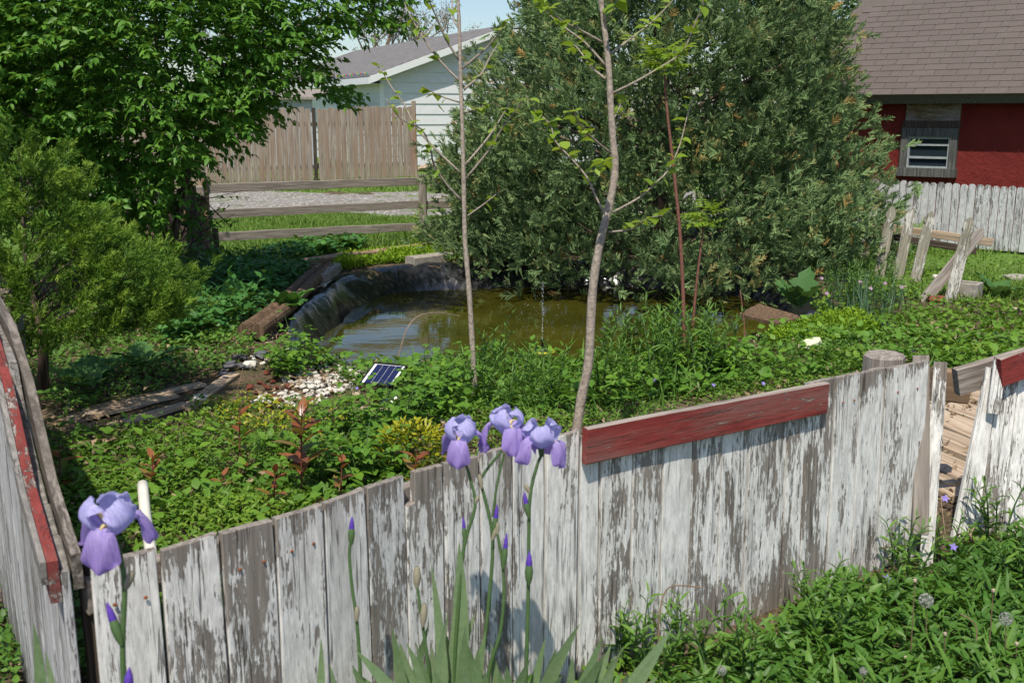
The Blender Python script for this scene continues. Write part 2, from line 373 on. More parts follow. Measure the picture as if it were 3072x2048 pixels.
M['pink'] = leaf_mat('chive_flower', [(.42, .25, .38), (.55, .38, .5)], .7, .3, .2, (.5, .3, .5))
def veins(m):
    t = m.node_tree; p = next(n for n in t.nodes if n.type == 'BSDF_PRINCIPLED'); src = p.inputs['Base Color'].links[0].from_socket
    tc = t.nodes.new('ShaderNodeTexCoord'); mp = t.nodes.new('ShaderNodeMapping'); mp.inputs['Scale'].default_value = (60, 420, 30); nz = t.nodes.new('ShaderNodeTexNoise'); nz.inputs['Scale'].default_value = 1; nz.inputs['Detail'].default_value = 3
    rp = t.nodes.new('ShaderNodeValToRGB'); rp.color_ramp.elements[0].position = .36; rp.color_ramp.elements[0].color = (.62, .58, .78, 1); rp.color_ramp.elements[1].position = .56; rp.color_ramp.elements[1].color = (1, 1, 1, 1)
    mx = t.nodes.new('ShaderNodeMix'); mx.data_type = 'RGBA'; mx.blend_type = 'MULTIPLY'; mx.inputs[0].default_value = .8
    t.links.new(tc.outputs['Object'], mp.inputs[0]); t.links.new(mp.outputs[0], nz.inputs[0]); t.links.new(nz.outputs[0], rp.inputs[0]); t.links.new(src, mx.inputs[6]); t.links.new(rp.outputs[0], mx.inputs[7]); t.links.new(mx.outputs[2], p.inputs['Base Color'])
veins(M['petal_up']); veins(M['petal_fall'])
# ground: soil with litter
def soil():
    b = NB('soil_and_litter'); co = b.coord((1, 1, 1), rand=False)
    n = b.noise(co, 3.2, 8, .7); n2 = b.noise(co, 38, 6, .7); n3 = b.noise(co, 170, 3, .6)
    c = b.ramp(n2, [(.32, (.05, .036, .024)), (.48, (.13, .09, .06)), (.62, (.25, .185, .125)), (.75, (.38, .30, .21))])
    c = b.mix(b.ramp(n, [(.46, (0, 0, 0)), (.6, (.55, .55, .55))]), c, (.05, .085, .02))
    c = b.mix(b.ramp(n3, [(.60, (0, 0, 0)), (.68, (.7, .7, .7))]), c, (.33, .25, .17))
    b.pbr(c, .95, b.bump(b.math('ADD', n2, b.math('MULTIPLY', n3, .5)), .8, .03), spec=.1); return b.m
def lawn():
    b = NB('lawn_turf'); co = b.coord((1, 1, 1), rand=False)
    n = b.noise(co, .9, 6, .65); n2 = b.noise(co, 55, 5, .7)
    c = b.ramp(n2, [(.3, (.07, .13, .02)), (.5, (.12, .22, .035)), (.7, (.20, .29, .07))])
    c = b.mix(b.ramp(n, [(.5, (0, 0, 0)), (.68, (.6, .6, .6))]), c, (.19, .19, .085))
    b.pbr(c, .9, b.bump(n2, .7, .03), spec=.15); return b.m
def gravel():
    b = NB('pale_gravel'); co = b.coord((1, 1, 1), rand=False)
    v = b.n('ShaderNodeTexVoronoi'); b.l(co, v.inputs['Vector']); v.inputs['Scale'].default_value = 26
    n2 = b.noise(co, 1.3, 6, .7); sep = b.n('ShaderNodeSeparateColor'); b.l(v.outputs['Color'], sep.inputs[0])
    c = b.ramp(sep.outputs[0], [(0, (.14, .13, .115)), (.5, (.26, .24, .215)), (.85, (.40, .37, .33)), (1, (.62, .59, .55))])
    c = b.mix(b.ramp(n2, [(.55, (0, 0, 0)), (.66, (.75, .75, .75))]), c, (.11, .16, .045))
    b.pbr(c, .9, b.bump(v.outputs['Distance'], .8, .03), spec=.15); return b.m
def water():
    b = NB('murky_pond_water'); co = b.coord((1, 1.0, 1), rand=False)
    n = b.noise(b.coord((1.3, 3.6, 1), rand=False), 1.4, 3, .5, .5); n2 = b.noise(b.coord((2.4, 7.5, 1), rand=False), 3.0, 3, .5); n0 = b.noise(co, .8, 4, .6)
    c = b.ramp(n0, [(.3, (.030, .030, .003)), (.7, (.075, .070, .008))])
    h = b.math('ADD', b.math('MULTIPLY', n, 1.0), b.math('MULTIPLY', n2, .16))
    b.pbr(c, .02, b.bump(h, .035, .05), spec=.5, IOR=1.6); return b.m
def liner():
    b = NB('black_pond_liner'); co = b.coord((1, 1, 1), rand=False)
    n = b.noise(b.coord((5, 5, 1.6), rand=False), 1.2, 2, .4, .8); n2 = b.noise(co, 9, 6, .7)
    c = b.ramp(n2, [(.4, (.010, .010, .012)), (.66, (.022, .022, .024)), (.78, (.07, .066, .06))])
    b.pbr(c, b.ramp(n2, [(.3, (.13, .13, .13)), (.7, (.24, .24, .24))]), b.bump(n, .30, .05), spec=1.0); return b.m
def shingle():
    b = NB('asphalt_shingle'); n = b.noise(b.coord((1, 1, 1)), 120, 4, .7); n2 = b.noise(b.coord((1, 1, 1)), 5, 4, .6); oi = b.n('ShaderNodeObjectInfo')
    c = b.ramp(n, [(.3, (.085, .068, .062)), (.7, (.20, .165, .15))])
    c = b.mix(b.math('MULTIPLY', oi.outputs['Random'], .5), c, (.115, .092, .085)); c = b.mix(b.ramp(n2, [(.4, (0, 0, 0)), (.7, (.35, .35, .35))]), c, (.10, .10, .075))
    b.pbr(c, .95, b.bump(n, .6, .006), spec=.15); return b.m
def far_shingle():
    b = NB('grey_far_shingles'); co = b.coord((1, 1, 1), rand=False)
    br = b.n('ShaderNodeTexBrick'); mp = b.n('ShaderNodeMapping'); b.l(co, mp.inputs[0]); b.l(mp.outputs[0], br.inputs[0])
    br.inputs['Scale'].default_value = 1; br.inputs['Brick Width'].default_value = .3; br.inputs['Row Height'].default_value = .14; br.inputs['Mortar Size'].default_value = .008
    br.inputs['Color1'].default_value = (.145, .14, .14, 1); br.inputs['Color2'].default_value = (.20, .195, .195, 1); br.inputs['Mortar'].default_value = (.05, .045, .04, 1)
    n = b.noise(co, 30, 5, .7); c = b.mix(b.ramp(n, [(.4, (0, 0, 0)), (.7, (.5, .5, .5))]), br.outputs[0], (.27, .25, .24))
    b.pbr(c, .95, spec=.1); return b.m
def redwall():
    b = NB('red_painted_stucco'); co = b.coord((1, 1, 1), rand=False)
    n = b.noise(co, 9, 7, .7, .6); n2 = b.noise(co, 1.4, 4, .6)
    c = b.ramp(n2, [(.3, (.15, .018, .015)), (.7, (.22, .028, .022))]); c = b.mix(b.ramp(n, [(.3, (.4, .4, .4)), (.45, (0, 0, 0))]), c, (.15, .02, .016))
    b.pbr(c, .8, b.bump(n, .8, .03), spec=.25); return b.m
def osb():
    b = NB('weathered_chipboard'); v = b.n('ShaderNodeTexVoronoi'); b.l(b.coord((9, 9, 34), rand=False), v.inputs[0]); v.inputs['Scale'].default_value = 1.3
    sep = b.n('ShaderNodeSeparateColor'); b.l(v.outputs['Color'], sep.inputs[0]); n = b.noise(b.coord((2, 2, 2), rand=False), 1.6, 4, .6)
    c = b.ramp(sep.outputs[0], [(0, (.13, .09, .06)), (.6, (.24, .18, .12)), (1, (.36, .31, .26))]); c = b.mix(b.ramp(n, [(.45, (0, 0, 0)), (.65, (.7, .7, .7))]), c, (.30, .28, .27))
    b.pbr(c, .9, b.bump(sep.outputs[0], .3, .01), spec=.15); return b.m
def glass():
    b = NB('window_glass'); b.pbr((.02, .03, .04), .06, spec=.9); return b.m
def solar():
    b = NB('solar_cell_blue'); b.pbr((.012, .018, .075), .15, spec=.6); return b.m
M['soil'], M['lawn'], M['gravel'], M['water'], M['liner'] = soil(), lawn(), gravel(), water(), liner()
M['shingle'], M['far_shingle'], M['redwall'], M['osb'], M['glass'], M['solar'] = shingle(), far_shingle(), redwall(), osb(), glass(), solar()
M['yellow_plastic'] = flat_mat('yellow_float', (.36, .36, .03), .4, .3, 12, .05)
M['droplet'] = (lambda b: (b.pbr((.75, .8, .8), .05, spec=.8), b.m)[1])(NB('water_droplet'))
for i, c in enumerate([(.5, .05, .04), (.05, .12, .5), (.55, .42, .04), (.05, .35, .10)]): M['bulb%d' % i] = flat_mat('coloured_bulb_%s' % 'red blue yellow green'.split()[i], c, .3, .05)
M['bulb_white'] = flat_mat('clip_white', (.6, .6, .6), .5)
M['nail'] = flat_mat('rusty_nail', (.24, .075, .03), .8, .3, 60)

# ============================================================ GROUND, LAWN, DRIVEWAY, POND
xs = np.concatenate([[-400, -150, -60, -30, -18, -12], np.arange(-8, 10.01, .14), [12, 18, 30, 60, 150, 400]])
ys = np.concatenate([[-60, -20, -8, -3, 0], np.arange(.6, 16.01, .14), np.arange(16.5, 45, 1.0), [50, 60, 80, 120, 200, 400, 800]])
def sheet(name, xs, ys, dz, mat, keep=None):
    X, Y = np.meshgrid(xs, ys); Z = H(X, Y) + dz; nx, ny = len(xs), len(ys)
    idx = np.arange(nx * ny).reshape(ny, nx)
    F = np.stack([idx[:-1, :-1], idx[:-1, 1:], idx[1:, 1:], idx[1:, :-1]], -1).reshape(-1, 4)
    if keep is not None:
        cx = (X[:-1, :-1] + X[1:, 1:]) / 2; cy = (Y[:-1, :-1] + Y[1:, 1:]) / 2; F = F[keep(cx, cy).ravel()]
    o = obj(name, npmesh(name, np.stack([X, Y, Z], -1), F, mat, smooth=True)); return props(o, kind='structure')
sheet('ground', xs, ys, 0, M['soil'])
RA, RB = G(620, 782), G(1272, 731)       # the line of the rail fence
def behind_rail(x, y): return y > RA.y + (x - RA.x) * (RB.y - RA.y) / (RB.x - RA.x)
lx = np.concatenate([[-300, -100, -40, -20], np.arange(-9, 9.01, .25), [14, 25, 60, 300]])
ly = np.concatenate([np.arange(11.5, 17, .2), np.arange(17, 46, 1), [60, 120, 300, 700]])
sheet('lawn', lx, ly, .006, M['lawn'], lambda x, y: behind_rail(x, y + 1.1) & ((x < .3) | (y > 13.9)) & ((x > -3.4) | behind_rail(x, y)))
sheet('lawn', np.arange(3.4, 12, .25), np.arange(9.6, 16, .25), .012, M['lawn'], lambda x, y: (x > 3.4 + .5 * np.sin(y * 2)) & (y > 10.2))
gx = np.concatenate([[-60, -30, -15], np.arange(-12, 9, .5), [14, 25]])
sheet('gravel_drive', gx, np.arange(17.6, 22.61, .25), .012, M['gravel'], lambda x, y: (y > 17.9 + .35 * np.sin(x * 1.3) + .2 * np.sin(x * 3.7)) & (y < 22.3 + .2 * np.sin(x * 2.1)))
# water
def offs(poly, d):
    n = len(poly); out = []
    c = Vector((sum(p[0] for p in poly) / n, sum(p[1] for p in poly) / n))
    for i in range(n):
        a, b_, c_ = Vector(poly[i - 1]), Vector(poly[i]), Vector(poly[(i + 1) % n])
        t = (c_ - a).normalized(); nn = Vector((t.y, -t.x))
        if nn.dot(b_ - c) < 0: nn = -nn
        out.append(b_ + nn * d)
    return out
pl = smoothpts([Vector((*p, 0)) for p in POND + [POND[0]]], 6)[:-1]; PS = [(p.x, p.y) for p in pl]
wv = [(p.x, p.y, WATER_Z) for p in offs(PS, .04)]
wobj = mkw('pond_water', wv, [tuple(range(len(wv)))], M['water']); props(wobj, kind='structure')
prof = [(-.30, -.56), (-.12, -.40), (-.04, -.26), (.01, -.17), (.06, -.09), (.115, -.02), (.17, .025), (.24, .035), (.33, .006)]
V, F = [], []; n = len(PS); NR = len(prof)
for j, (d, z) in enumerate(prof):
    for i, p in enumerate(offs(PS, d)):
        q = Vector((p.x * 3.1, p.y * 3.1, z * 4)); k = noise.noise(q) * .05 + noise.noise(q * 2.2) * .012
        fade = 1 if z > -.3 else .3
        zz = z + (k * .6 if j < NR - 1 else 0) + .02
        if j >= 5 and p.y < 8.4: zz -= .07
        u = Vector((p.x, p.y)) ; V.append((u.x + k * fade, u.y + k * fade * .8, zz - (.035 if j >= 4 else 0)))
for j in range(NR - 1):
    for i in range(n): F.append((j * n + i, j * n + (i + 1) % n, (j + 1) * n + (i + 1) % n, (j + 1) * n + i))
o = mkw('pond_liner', V, F, M['liner'], smooth=True); props(o, 'wrinkled shiny black plastic liner folded over the edge of the garden pond', 'pond liner')

# ============================================================ GARAGE (white siding)
ga = R(26); gu = Vector((math.cos(ga), math.sin(ga), 0)); gv = Vector((-math.sin(ga), math.cos(ga), 0))   # along gable, along ridge
GC = P(1149, 497, 31.0); GC.z = .17
GWD, GEAVE, GRISE, GLEN = 8.3, 2.62, 1.45, 15.0
garage = thing('garage', 'white lap-sided garage with a low grey shingle roof behind the brown fence', 'garage', GC)
gn = -gv
def gp(u, v, z): return GC + gu * u + gv * v + Vector((0, 0, z))
mkw('wall', [gp(0, .03, 0), gp(GWD, .03, 0), gp(GWD, .03, GEAVE), gp(GWD / 2, .03, GEAVE + GRISE), gp(0, .03, GEAVE), gp(0, GLEN, 0), gp(GWD, GLEN, 0), gp(GWD, GLEN, GEAVE), gp(0, GLEN, GEAVE), gp(GWD / 2, GLEN, GEAVE + GRISE)],
    [(0, 1, 2, 3, 4), (0, 4, 8, 5), (1, 6, 7, 2), (5, 8, 9, 7, 6)], M['white_siding'], garage)
rows = int((GEAVE + GRISE) / .305) + 1
for r in range(rows):
    z0, z1 = r * .305, min((r + 1) * .305 - .004, GEAVE + GRISE - .02)
    def ext(z):
        k = max(0, (z - GEAVE) / GRISE) * GWD / 2; return k, GWD - k
    a0, b0 = ext(z0); a1, b1 = ext(z1); a0 -= .012 if z0 < GEAVE else 0
    mkw('siding_board', [gp(a0, -.028, z0), gp(b0, -.028, z0), gp(b1, -.004, z1), gp(a1, -.004, z1), gp(a0, .02, z0), gp(b0, .02, z0), gp(b1, .02, z1), gp(a1, .02, z1)],
        [(0, 1, 2, 3), (5, 4, 7, 6), (4, 5, 1, 0), (3, 2, 6, 7), (4, 0, 3, 7), (1, 5, 6, 2)], M['white_siding'], garage)
    if z0 < GEAVE - .1:
        z1 = min(z1, GEAVE)
        mkw('siding_board', [gp(-.03, 0.03, z0), gp(-.03, GLEN, z0), gp(-.006, GLEN, z1), gp(-.006, 0.03, z1), gp(-.001, .03, z0), gp(-.001, GLEN, z0), gp(-.001, GLEN, z1), gp(-.001, .03, z1)],
            [(0, 3, 2, 1), (4, 5, 6, 7), (0, 1, 5, 4), (3, 7, 6, 2), (0, 4, 7, 3), (1, 2, 6, 5)], M['white_siding'], garage)
OV, OE = .34, .45; sl_ = GRISE / (GWD / 2)
def roof_side(sgn):
    u0 = -OE if sgn < 0 else GWD + OE; z0 = GEAVE - OE * sl_ + .06; ur, zr = GWD / 2, GEAVE + GRISE + .06
    a, b_, c_, d_ = gp(u0, -OV, z0), gp(u0, GLEN + OV, z0), gp(ur, GLEN + OV, zr), gp(ur, -OV, zr); up = Vector((0, 0, .09))
    Vw = [a, b_, c_, d_, a + up, b_ + up, c_ + up, d_ + up]
    xax = (b_ - a).normalized(); yax = (d_ - a).normalized(); m = frame(xax, yax, xax.cross(yax), a); mi = m.inverted()
    obj('roof', pmesh('roof', [mi @ v for v in Vw], [(0, 1, 2, 3), (7, 6, 5, 4), (0, 4, 5, 1), (1, 5, 6, 2), (2, 6, 7, 3), (3, 7, 4, 0)], M['far_shingle']), garage, m)
    # rake board
    q = gn * .03
    f = [gp(u0, -OV, z0 - .13) + q, gp(ur, -OV, zr - .13) + q, gp(ur, -OV, zr + .075) + q, gp(u0, -OV, z0 + .075) + q]
    mkw('rake_board', f + [v - q * .9 for v in f], [(0, 1, 2, 3), (7, 6, 5, 4), (0, 4, 5, 1), (1, 5, 6, 2), (2, 6, 7, 3), (3, 7, 4, 0)], M['white_trim'], garage)
    # eave fascia
    s = -gu * .03 if sgn < 0 else gu * .03
    f = [gp(u0, -OV, z0 - .14) + s, gp(u0, GLEN, z0 - .14) + s, gp(u0, GLEN, z0 + .05) + s, gp(u0, -OV, z0 + .05) + s]
    mkw('fascia', f + [v - s * .9 for v in f], [(0, 1, 2, 3), (7, 6, 5, 4), (0, 4, 5, 1), (1, 5, 6, 2), (2, 6, 7, 3), (3, 7, 4, 0)], M['white_trim'], garage)
    # soffit
    f = [gp(u0, -OV, z0 - .13), gp(u0, GLEN, z0 - .13), gp(0 if sgn < 0 else GWD, GLEN, z0 - .13), gp(0 if sgn < 0 else GWD, -OV, z0 - .13)]
    mkw('soffit', f + [v + Vector((0, 0, .015)) for v in f], [(3, 2, 1, 0), (4, 5, 6, 7)], M['white_trim'], garage)
roof_side(-1); roof_side(1)
mkw('corner_trim', [gp(-.05, -.05, 0), gp(.09, -.05, 0), gp(.09, -.03, 0), gp(-.05, -.03, 0), gp(-.05, -.05, GEAVE - .1), gp(.09, -.05, GEAVE - .1), gp(.09, -.03, GEAVE - .1), gp(-.05, -.03, GEAVE - .1)],
    [(0, 1, 5, 4), (1, 2, 6, 5), (2, 3, 7, 6), (3, 0, 4, 7), (4, 5, 6, 7)], M['white_trim'], garage)
# string of coloured bulbs along the garage eave
z0 = GEAVE - OE * sl_ + .06
sl0 = thing('string_lights', 'string of small coloured bulbs clipped along the garage roof edge', 'string lights', gp(-OE, -OV, z0 + .1))
wp = [gp(-OE - .03, -OV + i * .18, z0 + .12 - .02 * (i % 2)) for i in range(26)]
Vt, Ft = tube(wp, .006, 4); mkw('wire', Vt, Ft, M['black_plastic'], sl0)
for i in range(1, 26):
    me = rock_mesh('bulb', .05, .05, .085, M['bulb%d' % (i * 7 % 4)], i, 1, .02)
    obj('bulb', me, sl0, Matrix.Translation(wp[i] + Vector((0, 0, .045))))
# grey shed seen over the fence
shp = P(815, 300, 29.5); shed = thing('shed', 'small grey panelled shed wall showing above the brown fence under the leaves', 'shed', (shp.x, shp.y, .15))
for i in range(6):
    a = Vector((shp.x - 2.4 + i * .6, shp.y + .1 - i * .05, .15)); bb = a + Vector((.585, -.05, 0)); t_ = Vector((0, .06, 0)); hh = Vector((0, 0, 1.95 + .0 * i))
    mkw('wall_panel', [a, bb, bb + hh, a + hh, a + t_, bb + t_, bb + hh + t_, a + hh + t_], [(0, 1, 2, 3), (5, 4, 7, 6), (3, 2, 6, 7), (0, 3, 7, 4), (1, 5, 6, 2)], M['grey_siding'], shed)
a = Vector((shp.x - 2.6, shp.y - .1, 2.1)); bb = Vector((shp.x + 1.35, shp.y - .4, 2.1)); t_ = Vector((.3, 1.9, .25)); hh = Vector((0, 0, .07))
mkw('roof', [a, bb, bb + hh, a + hh, a + t_, bb + t_, bb + hh + t_, a + hh + t_], [(0, 1, 2, 3), (5, 4, 7, 6), (3, 2, 6, 7), (0, 3, 7, 4), (1, 5, 6, 2), (0, 4, 5, 1)], M['grey_wood'], shed)

# ============================================================ BROWN BOARD FENCE
def dogear(w_, h, k=.2): return [(-w_ / 2, 0), (w_ / 2, 0), (w_ / 2, h - w_ * k), (w_ / 2 - w_ * k, h), (-w_ / 2 + w_ * k, h), (-w_ / 2, h - w_ * k)]
FA, FB = P(330, 560, 23.0), P(1244, 535, 26.0); FA.z, FB.z = H1(FA.x, FA.y) - .02, H1(FB.x, FB.y) - .0
wf = thing('board_fence', 'tall weathered brown board fence standing before the white garage', 'fence', FA)
d = (FB - FA); d.z = 0; L = d.length; u = d.normalized(); nrm = Vector((u.y, -u.x, 0)); nb = int(L / .142)
for i in range(nb):
    w_ = .134 + random.uniform(-.006, .003); h = 1.74 + random.uniform(-.025, .025); c = FA + u * ((i + .5) * L / nb); c.z = H1(c.x, c.y)
    dark = i in (int(nb * .655),)
    out = dogear(w_, h, .22) if not dark else [(-.04, 0), (.04, 0), (.04, h + .02), (-.04, h + .02)]
    me = outline_prism(out, .02 if not dark else .05, M['fence_brown'] if not dark else M['dark_wood'], 'board', .002)
    o = obj('board' if not dark else 'post', me, wf, frame(u, -nrm, Vector((random.uniform(-.012, .012), 0, 1)).normalized(), c + nrm * (random.uniform(0, .008))))
for zz in (.35, 1.35): beam('rail', M['fence_brown'], wf, FA - nrm * .05 + Vector((0, 0, zz)), FB - nrm * .05 + Vector((0, 0, zz)), .04, .09)
c = FB + u * .03; beam('post', M['brown_wood'], wf, c + Vector((0, 0, -.05)), c + Vector((-.02, 0, 1.88)), .1, .1, up=(0, 1, 0))
# debris heap at the garage corner
hp = P(1245, 510, 28.5); hp.z = H1(hp.x, hp.y)
lp = props(obj('leaf_pile', rock_mesh('leaf_pile', 1.6, .8, .38, M['tan_plank'], 5, 3, .35), None, Matrix.Translation(hp + Vector((.6, 0, .05)))), 'low heap of dry tan leaves at the foot of the garage wall', 'leaf pile')
props(obj('rubble_stone', rock_mesh('rubble_stone', .4, .3, .26, M['white_stone'], 8, 1), None, Matrix.Translation(hp + Vector((-.12, -.1, .08)))), 'pale broken stone at the end of the brown board fence', 'stone')

# ============================================================ THREE-RAIL FENCE AND CORNER GATE
rf = thing('rail_fence', 'three-rail weathered wooden fence between the pond and the lawn', 'fence', (RA.x, RA.y, 0))
u = (RB - RA); u.z = 0; L = u.length; u.normalize(); nrm = Vector((u.y, -u.x, 0)); RE = RA + u * (L * 1.9)
for k, (s, hh) in enumerate([(0, .98), (L, .93), (L * 1.9, .93)]):
    c = RA + u * s; beam('post', M['grey_wood'] if k == 1 else M['brown_wood'], rf, (c.x, c.y, -.1), (c.x - (.01 if k else 0), c.y, hh), .105 if k else .13, .11, up=(0, 1, 0), rough=.003)
for k in range(2):
    for zl, zr in ((.86, .845), (.55, .54), (.28, .235)):
        if k == 0: a, b_ = RA + u * .06, RA + u * (L - .05)
        else: a, b_ = RA + u * (L + .05), RE
        sg = -.0
        if k == 1: zl, zr = zr - .02, zr - .08
        beam('rail', M['grey_wood'], rf, (a.x + nrm.x * sg, a.y + nrm.y * sg, zl), (b_.x + nrm.x * sg, b_.y + nrm.y * sg, zr), .035, .105, rough=.004, segs=8)
# the short boarded gate to the left of the corner post
gt = thing('garden_gate', 'old boarded gate with a split top beam behind the honeysuckle bush', 'gate', (RA.x - .4, RA.y, 0))
for i, px in enumerate([372, 412, 450, 492, 520, 553, 585]):
    c = P(px, 790, 12.3); hh = .84 + .03 * math.sin(i * 2.3); wd = .11
    beam('board', M['dark_wood'] if i in (4, 6) else M['brown_wood'], gt, (c.x, c.y + .1, -.05), (c.x + .01, c.y + .1, hh), wd, .03, up=(0, 1, 0))
a, b_ = P(330, 595, 12.1), P(612, 572, 12.2); beam('top_beam', M['grey_wood'], gt, a, b_, .1, .13, rough=.008, segs=6)
a, b_ = P(585, 790, 12.15), P(592, 548, 12.3); beam('post', M['dark_wood'], gt, (a.x, a.y, -.1), (a.x, a.y, .92), .12, .12, up=(0, 1, 0), rough=.006)
a = P(655, 790, 12.2); beam('brace_post', M['dark_wood'], gt, (a.x, a.y, -.1), (a.x - .02, a.y, .42), .06, .06, up=(0, 1, 0), rough=.006)

# ============================================================ RED HOUSE
HA, HB = P(2600, 700, 15.5), P(3400, 700, 13.4); HA.z = HB.z = 0
hu = (HB - HA); hu.z = 0; HL = hu.length + 1.2; hu.normalize(); hn = Vector((hu.y, -hu.x, 0))
if hn.y > 0: hn = -hn
HA = HA - hu * .55; EZ = 2.10
house = thing('red_house', 'low red stucco house with a steep brown shingle roof and one small window', 'house', HA)
def hp_(s, d, z): return HA + hu * s + hn * d + Vector((0, 0, z))
mkw('wall', [hp_(0, 0, -.1), hp_(HL, 0, -.1), hp_(HL, 0, EZ + .1), hp_(0, 0, EZ + .1), hp_(0, -5, -.1), hp_(HL, -5, -.1), hp_(HL, -5, EZ + .1), hp_(0, -5, EZ + .1), hp_(0, -2.5, EZ + 2.0), hp_(HL, -2.5, EZ + 2.0)],
    [(0, 1, 2, 3), (4, 7, 6, 5), (0, 3, 8, 7, 4), (1, 5, 6, 9, 2)], M['redwall'], house)
PIT = R(39); OVH = .36; es = Vector((0, 0, EZ)) + hn * OVH - Vector((0, 0, OVH * math.tan(PIT) * .55)); rs = -hn * math.cos(PIT) + Vector((0, 0, math.sin(PIT)))
ex0, ex1 = -.35, HL + .3; RL = 3.75; rn = hu.cross(rs); rn = rn if rn.z > 0 else -rn
def rp(s, t, k): return HA + hu * s + es + Vector((0, 0, .05)) + rs * t + rn * k
roof = mkw('roof', [rp(ex0, 0, -.06), rp(ex1, 0, -.06), rp(ex1, RL, -.06), rp(ex0, RL, -.06), rp(ex0, 0, 0), rp(ex1, 0, 0), rp(ex1, RL, 0), rp(ex0, RL, 0)],
    [(0, 3, 2, 1), (4, 5, 6, 7), (0, 1, 5, 4), (1, 2, 6, 5), (2, 3, 7, 6), (3, 0, 4, 7)], M['shingle'], house)
bk = Vector((0, 0, 0)); 
mkw('back_roof', [rp(ex0, RL, -.06), rp(ex1, RL, -.06), rp(ex1, RL, 0), rp(ex0, RL, 0), HA + hu * ex0 - hn * 5.4 + Vector((0, 0, EZ)), HA + hu * ex1 - hn * 5.4 + Vector((0, 0, EZ)), HA + hu * ex1 - hn * 5.4 + Vector((0, 0, EZ + .06)), HA + hu * ex0 - hn * 5.4 + Vector((0, 0, EZ + .06))],
    [(0, 1, 5, 4), (3, 7, 6, 2), (0, 4, 7, 3), (1, 2, 6, 5)], M['shingle'], house)
TW, TE = .305, .135
smesh = []
for k in range(4):
    smesh.append(pmesh('shingle', [(.004, 0, .0), (TW - .006, 0, .0), (TW - .006, 0, .011), (.004, 0, .011), (.004, TE + .02, .0), (TW - .006, TE + .02, .0), (TW - .006, TE + .02, .004), (.004, TE + .02, .004)],
                      [(0, 1, 2, 3), (3, 2, 6, 7), (1, 5, 6, 2), (0, 3, 7, 4)], M['shingle']))
nrow = 17; cnt = 0
for r in range(nrow):
    off = (TW / 2 if r % 2 else 0) + .02 * math.sin(r * 3)
    for i in range(18):
        s = ex0 + i * TW + off - (TW if r % 2 else 0) + .0
        if s < ex0 - .01 or s > ex1 - TW: continue
        ppx = proj(*rp(s, r * TE, 0))[0]
        if ppx > 3230 or ppx < 2380 or cnt >= 299: continue
        cnt += 1
        obj('shingle', smesh[cnt % 4], roof, frame(hu, rs, rn if hu.cross(rs).dot(rn) > 0 else -rn, rp(s, r * TE - .01, .002 + (cnt % 3) * .0006)))
# fascia and the plate under the roof
mkw('fascia', [rp(ex0, -.0, -.16), rp(ex1, 0, -.16), rp(ex1, 0, -.062), rp(ex0, 0, -.062), rp(ex0, .03, -.16), rp(ex1, .03, -.16), rp(ex1, .03, -.062), rp(ex0, .03, -.062)],
    [(0, 1, 2, 3), (5, 4, 7, 6), (0, 4, 5, 1), (3, 2, 6, 7)], M['frame_wood'], house)
# window: find where the photograph's window falls on the wall
def on_wall(px, py, d=0.0):
    r = P(px, py, 1) - Vector((0, 0, CAMH)); o_ = Vector((0, 0, CAMH)); q = HA + hn * d
    t = (q - o_).dot(hn) / r.dot(hn); return o_ + r * t
wa, wb = on_wall(2710, 383), on_wall(2866, 530); s0 = (wa - HA).dot(hu); s1 = (wb - HA).dot(hu); z1, z0 = wa.z, wb.z + .05
def wbox(name, sa, sb, za, zb, d0, d1, mat, parent):
    return mkw(name, [hp_(sa, d0, za), hp_(sb, d0, za), hp_(sb, d0, zb), hp_(sa, d0, zb), hp_(sa, d1, za), hp_(sb, d1, za), hp_(sb, d1, zb), hp_(sa, d1, zb)],
               [(0, 3, 2, 1), (4, 5, 6, 7), (0, 1, 5, 4), (1, 2, 6, 5), (2, 3, 7, 6), (3, 0, 4, 7)], mat, parent)
win = wbox('window', s0 + .08, s1 - .08, z0 + .08, z1 - .10, .004, .02, M['glass'], house)
for nm, a1, b1, c1, d1_ in (('frame', s0, s0 + .1, z0 + .02, z1 - .0), ('frame', s1 - .1, s1, z0 + .02, z1), ('lintel', s0 + .1, s1 - .1, z1 - .12, z1)):
    wbox(nm, a1, b1, c1, d1_, .003, .075, M['frame_wood'], win)
wbox('sill', s0 - .02, s1 + .02, z0 - .06, z0 + .06, .003, .12, M['frame_wood'], win)
for (a1, b1, c1, d1_) in ((s0 + .1, s0 + .125, z0 + .06, z1 - .12), (s1 - .125, s1 - .1, z0 + .06, z1 - .12), (s0 + .125, s1 - .125, z1 - .155, z1 - .12), (s0 + .125, s1 - .125, z1 - .25, z1 - .225), (s0 + .125, s1 - .125, z1 - .43, z1 - .40), (s0 + .125, s1 - .125, z0 + .06, z0 + .085)):
    wbox('sash_bar', a1, b1, c1, d1_, .021, .05, M['sash'], win)
zz1 = EZ + .02
wbox('boarded_panel', s0 + .03, s1 + .0, z1 + .1, zz1 - .02, .003, .03, M['osb'], house)
wbox('batten', s0 + .01, s1 + .01, z1 + .004, z1 + .1, .003, .06, M['dark_wood'], house)

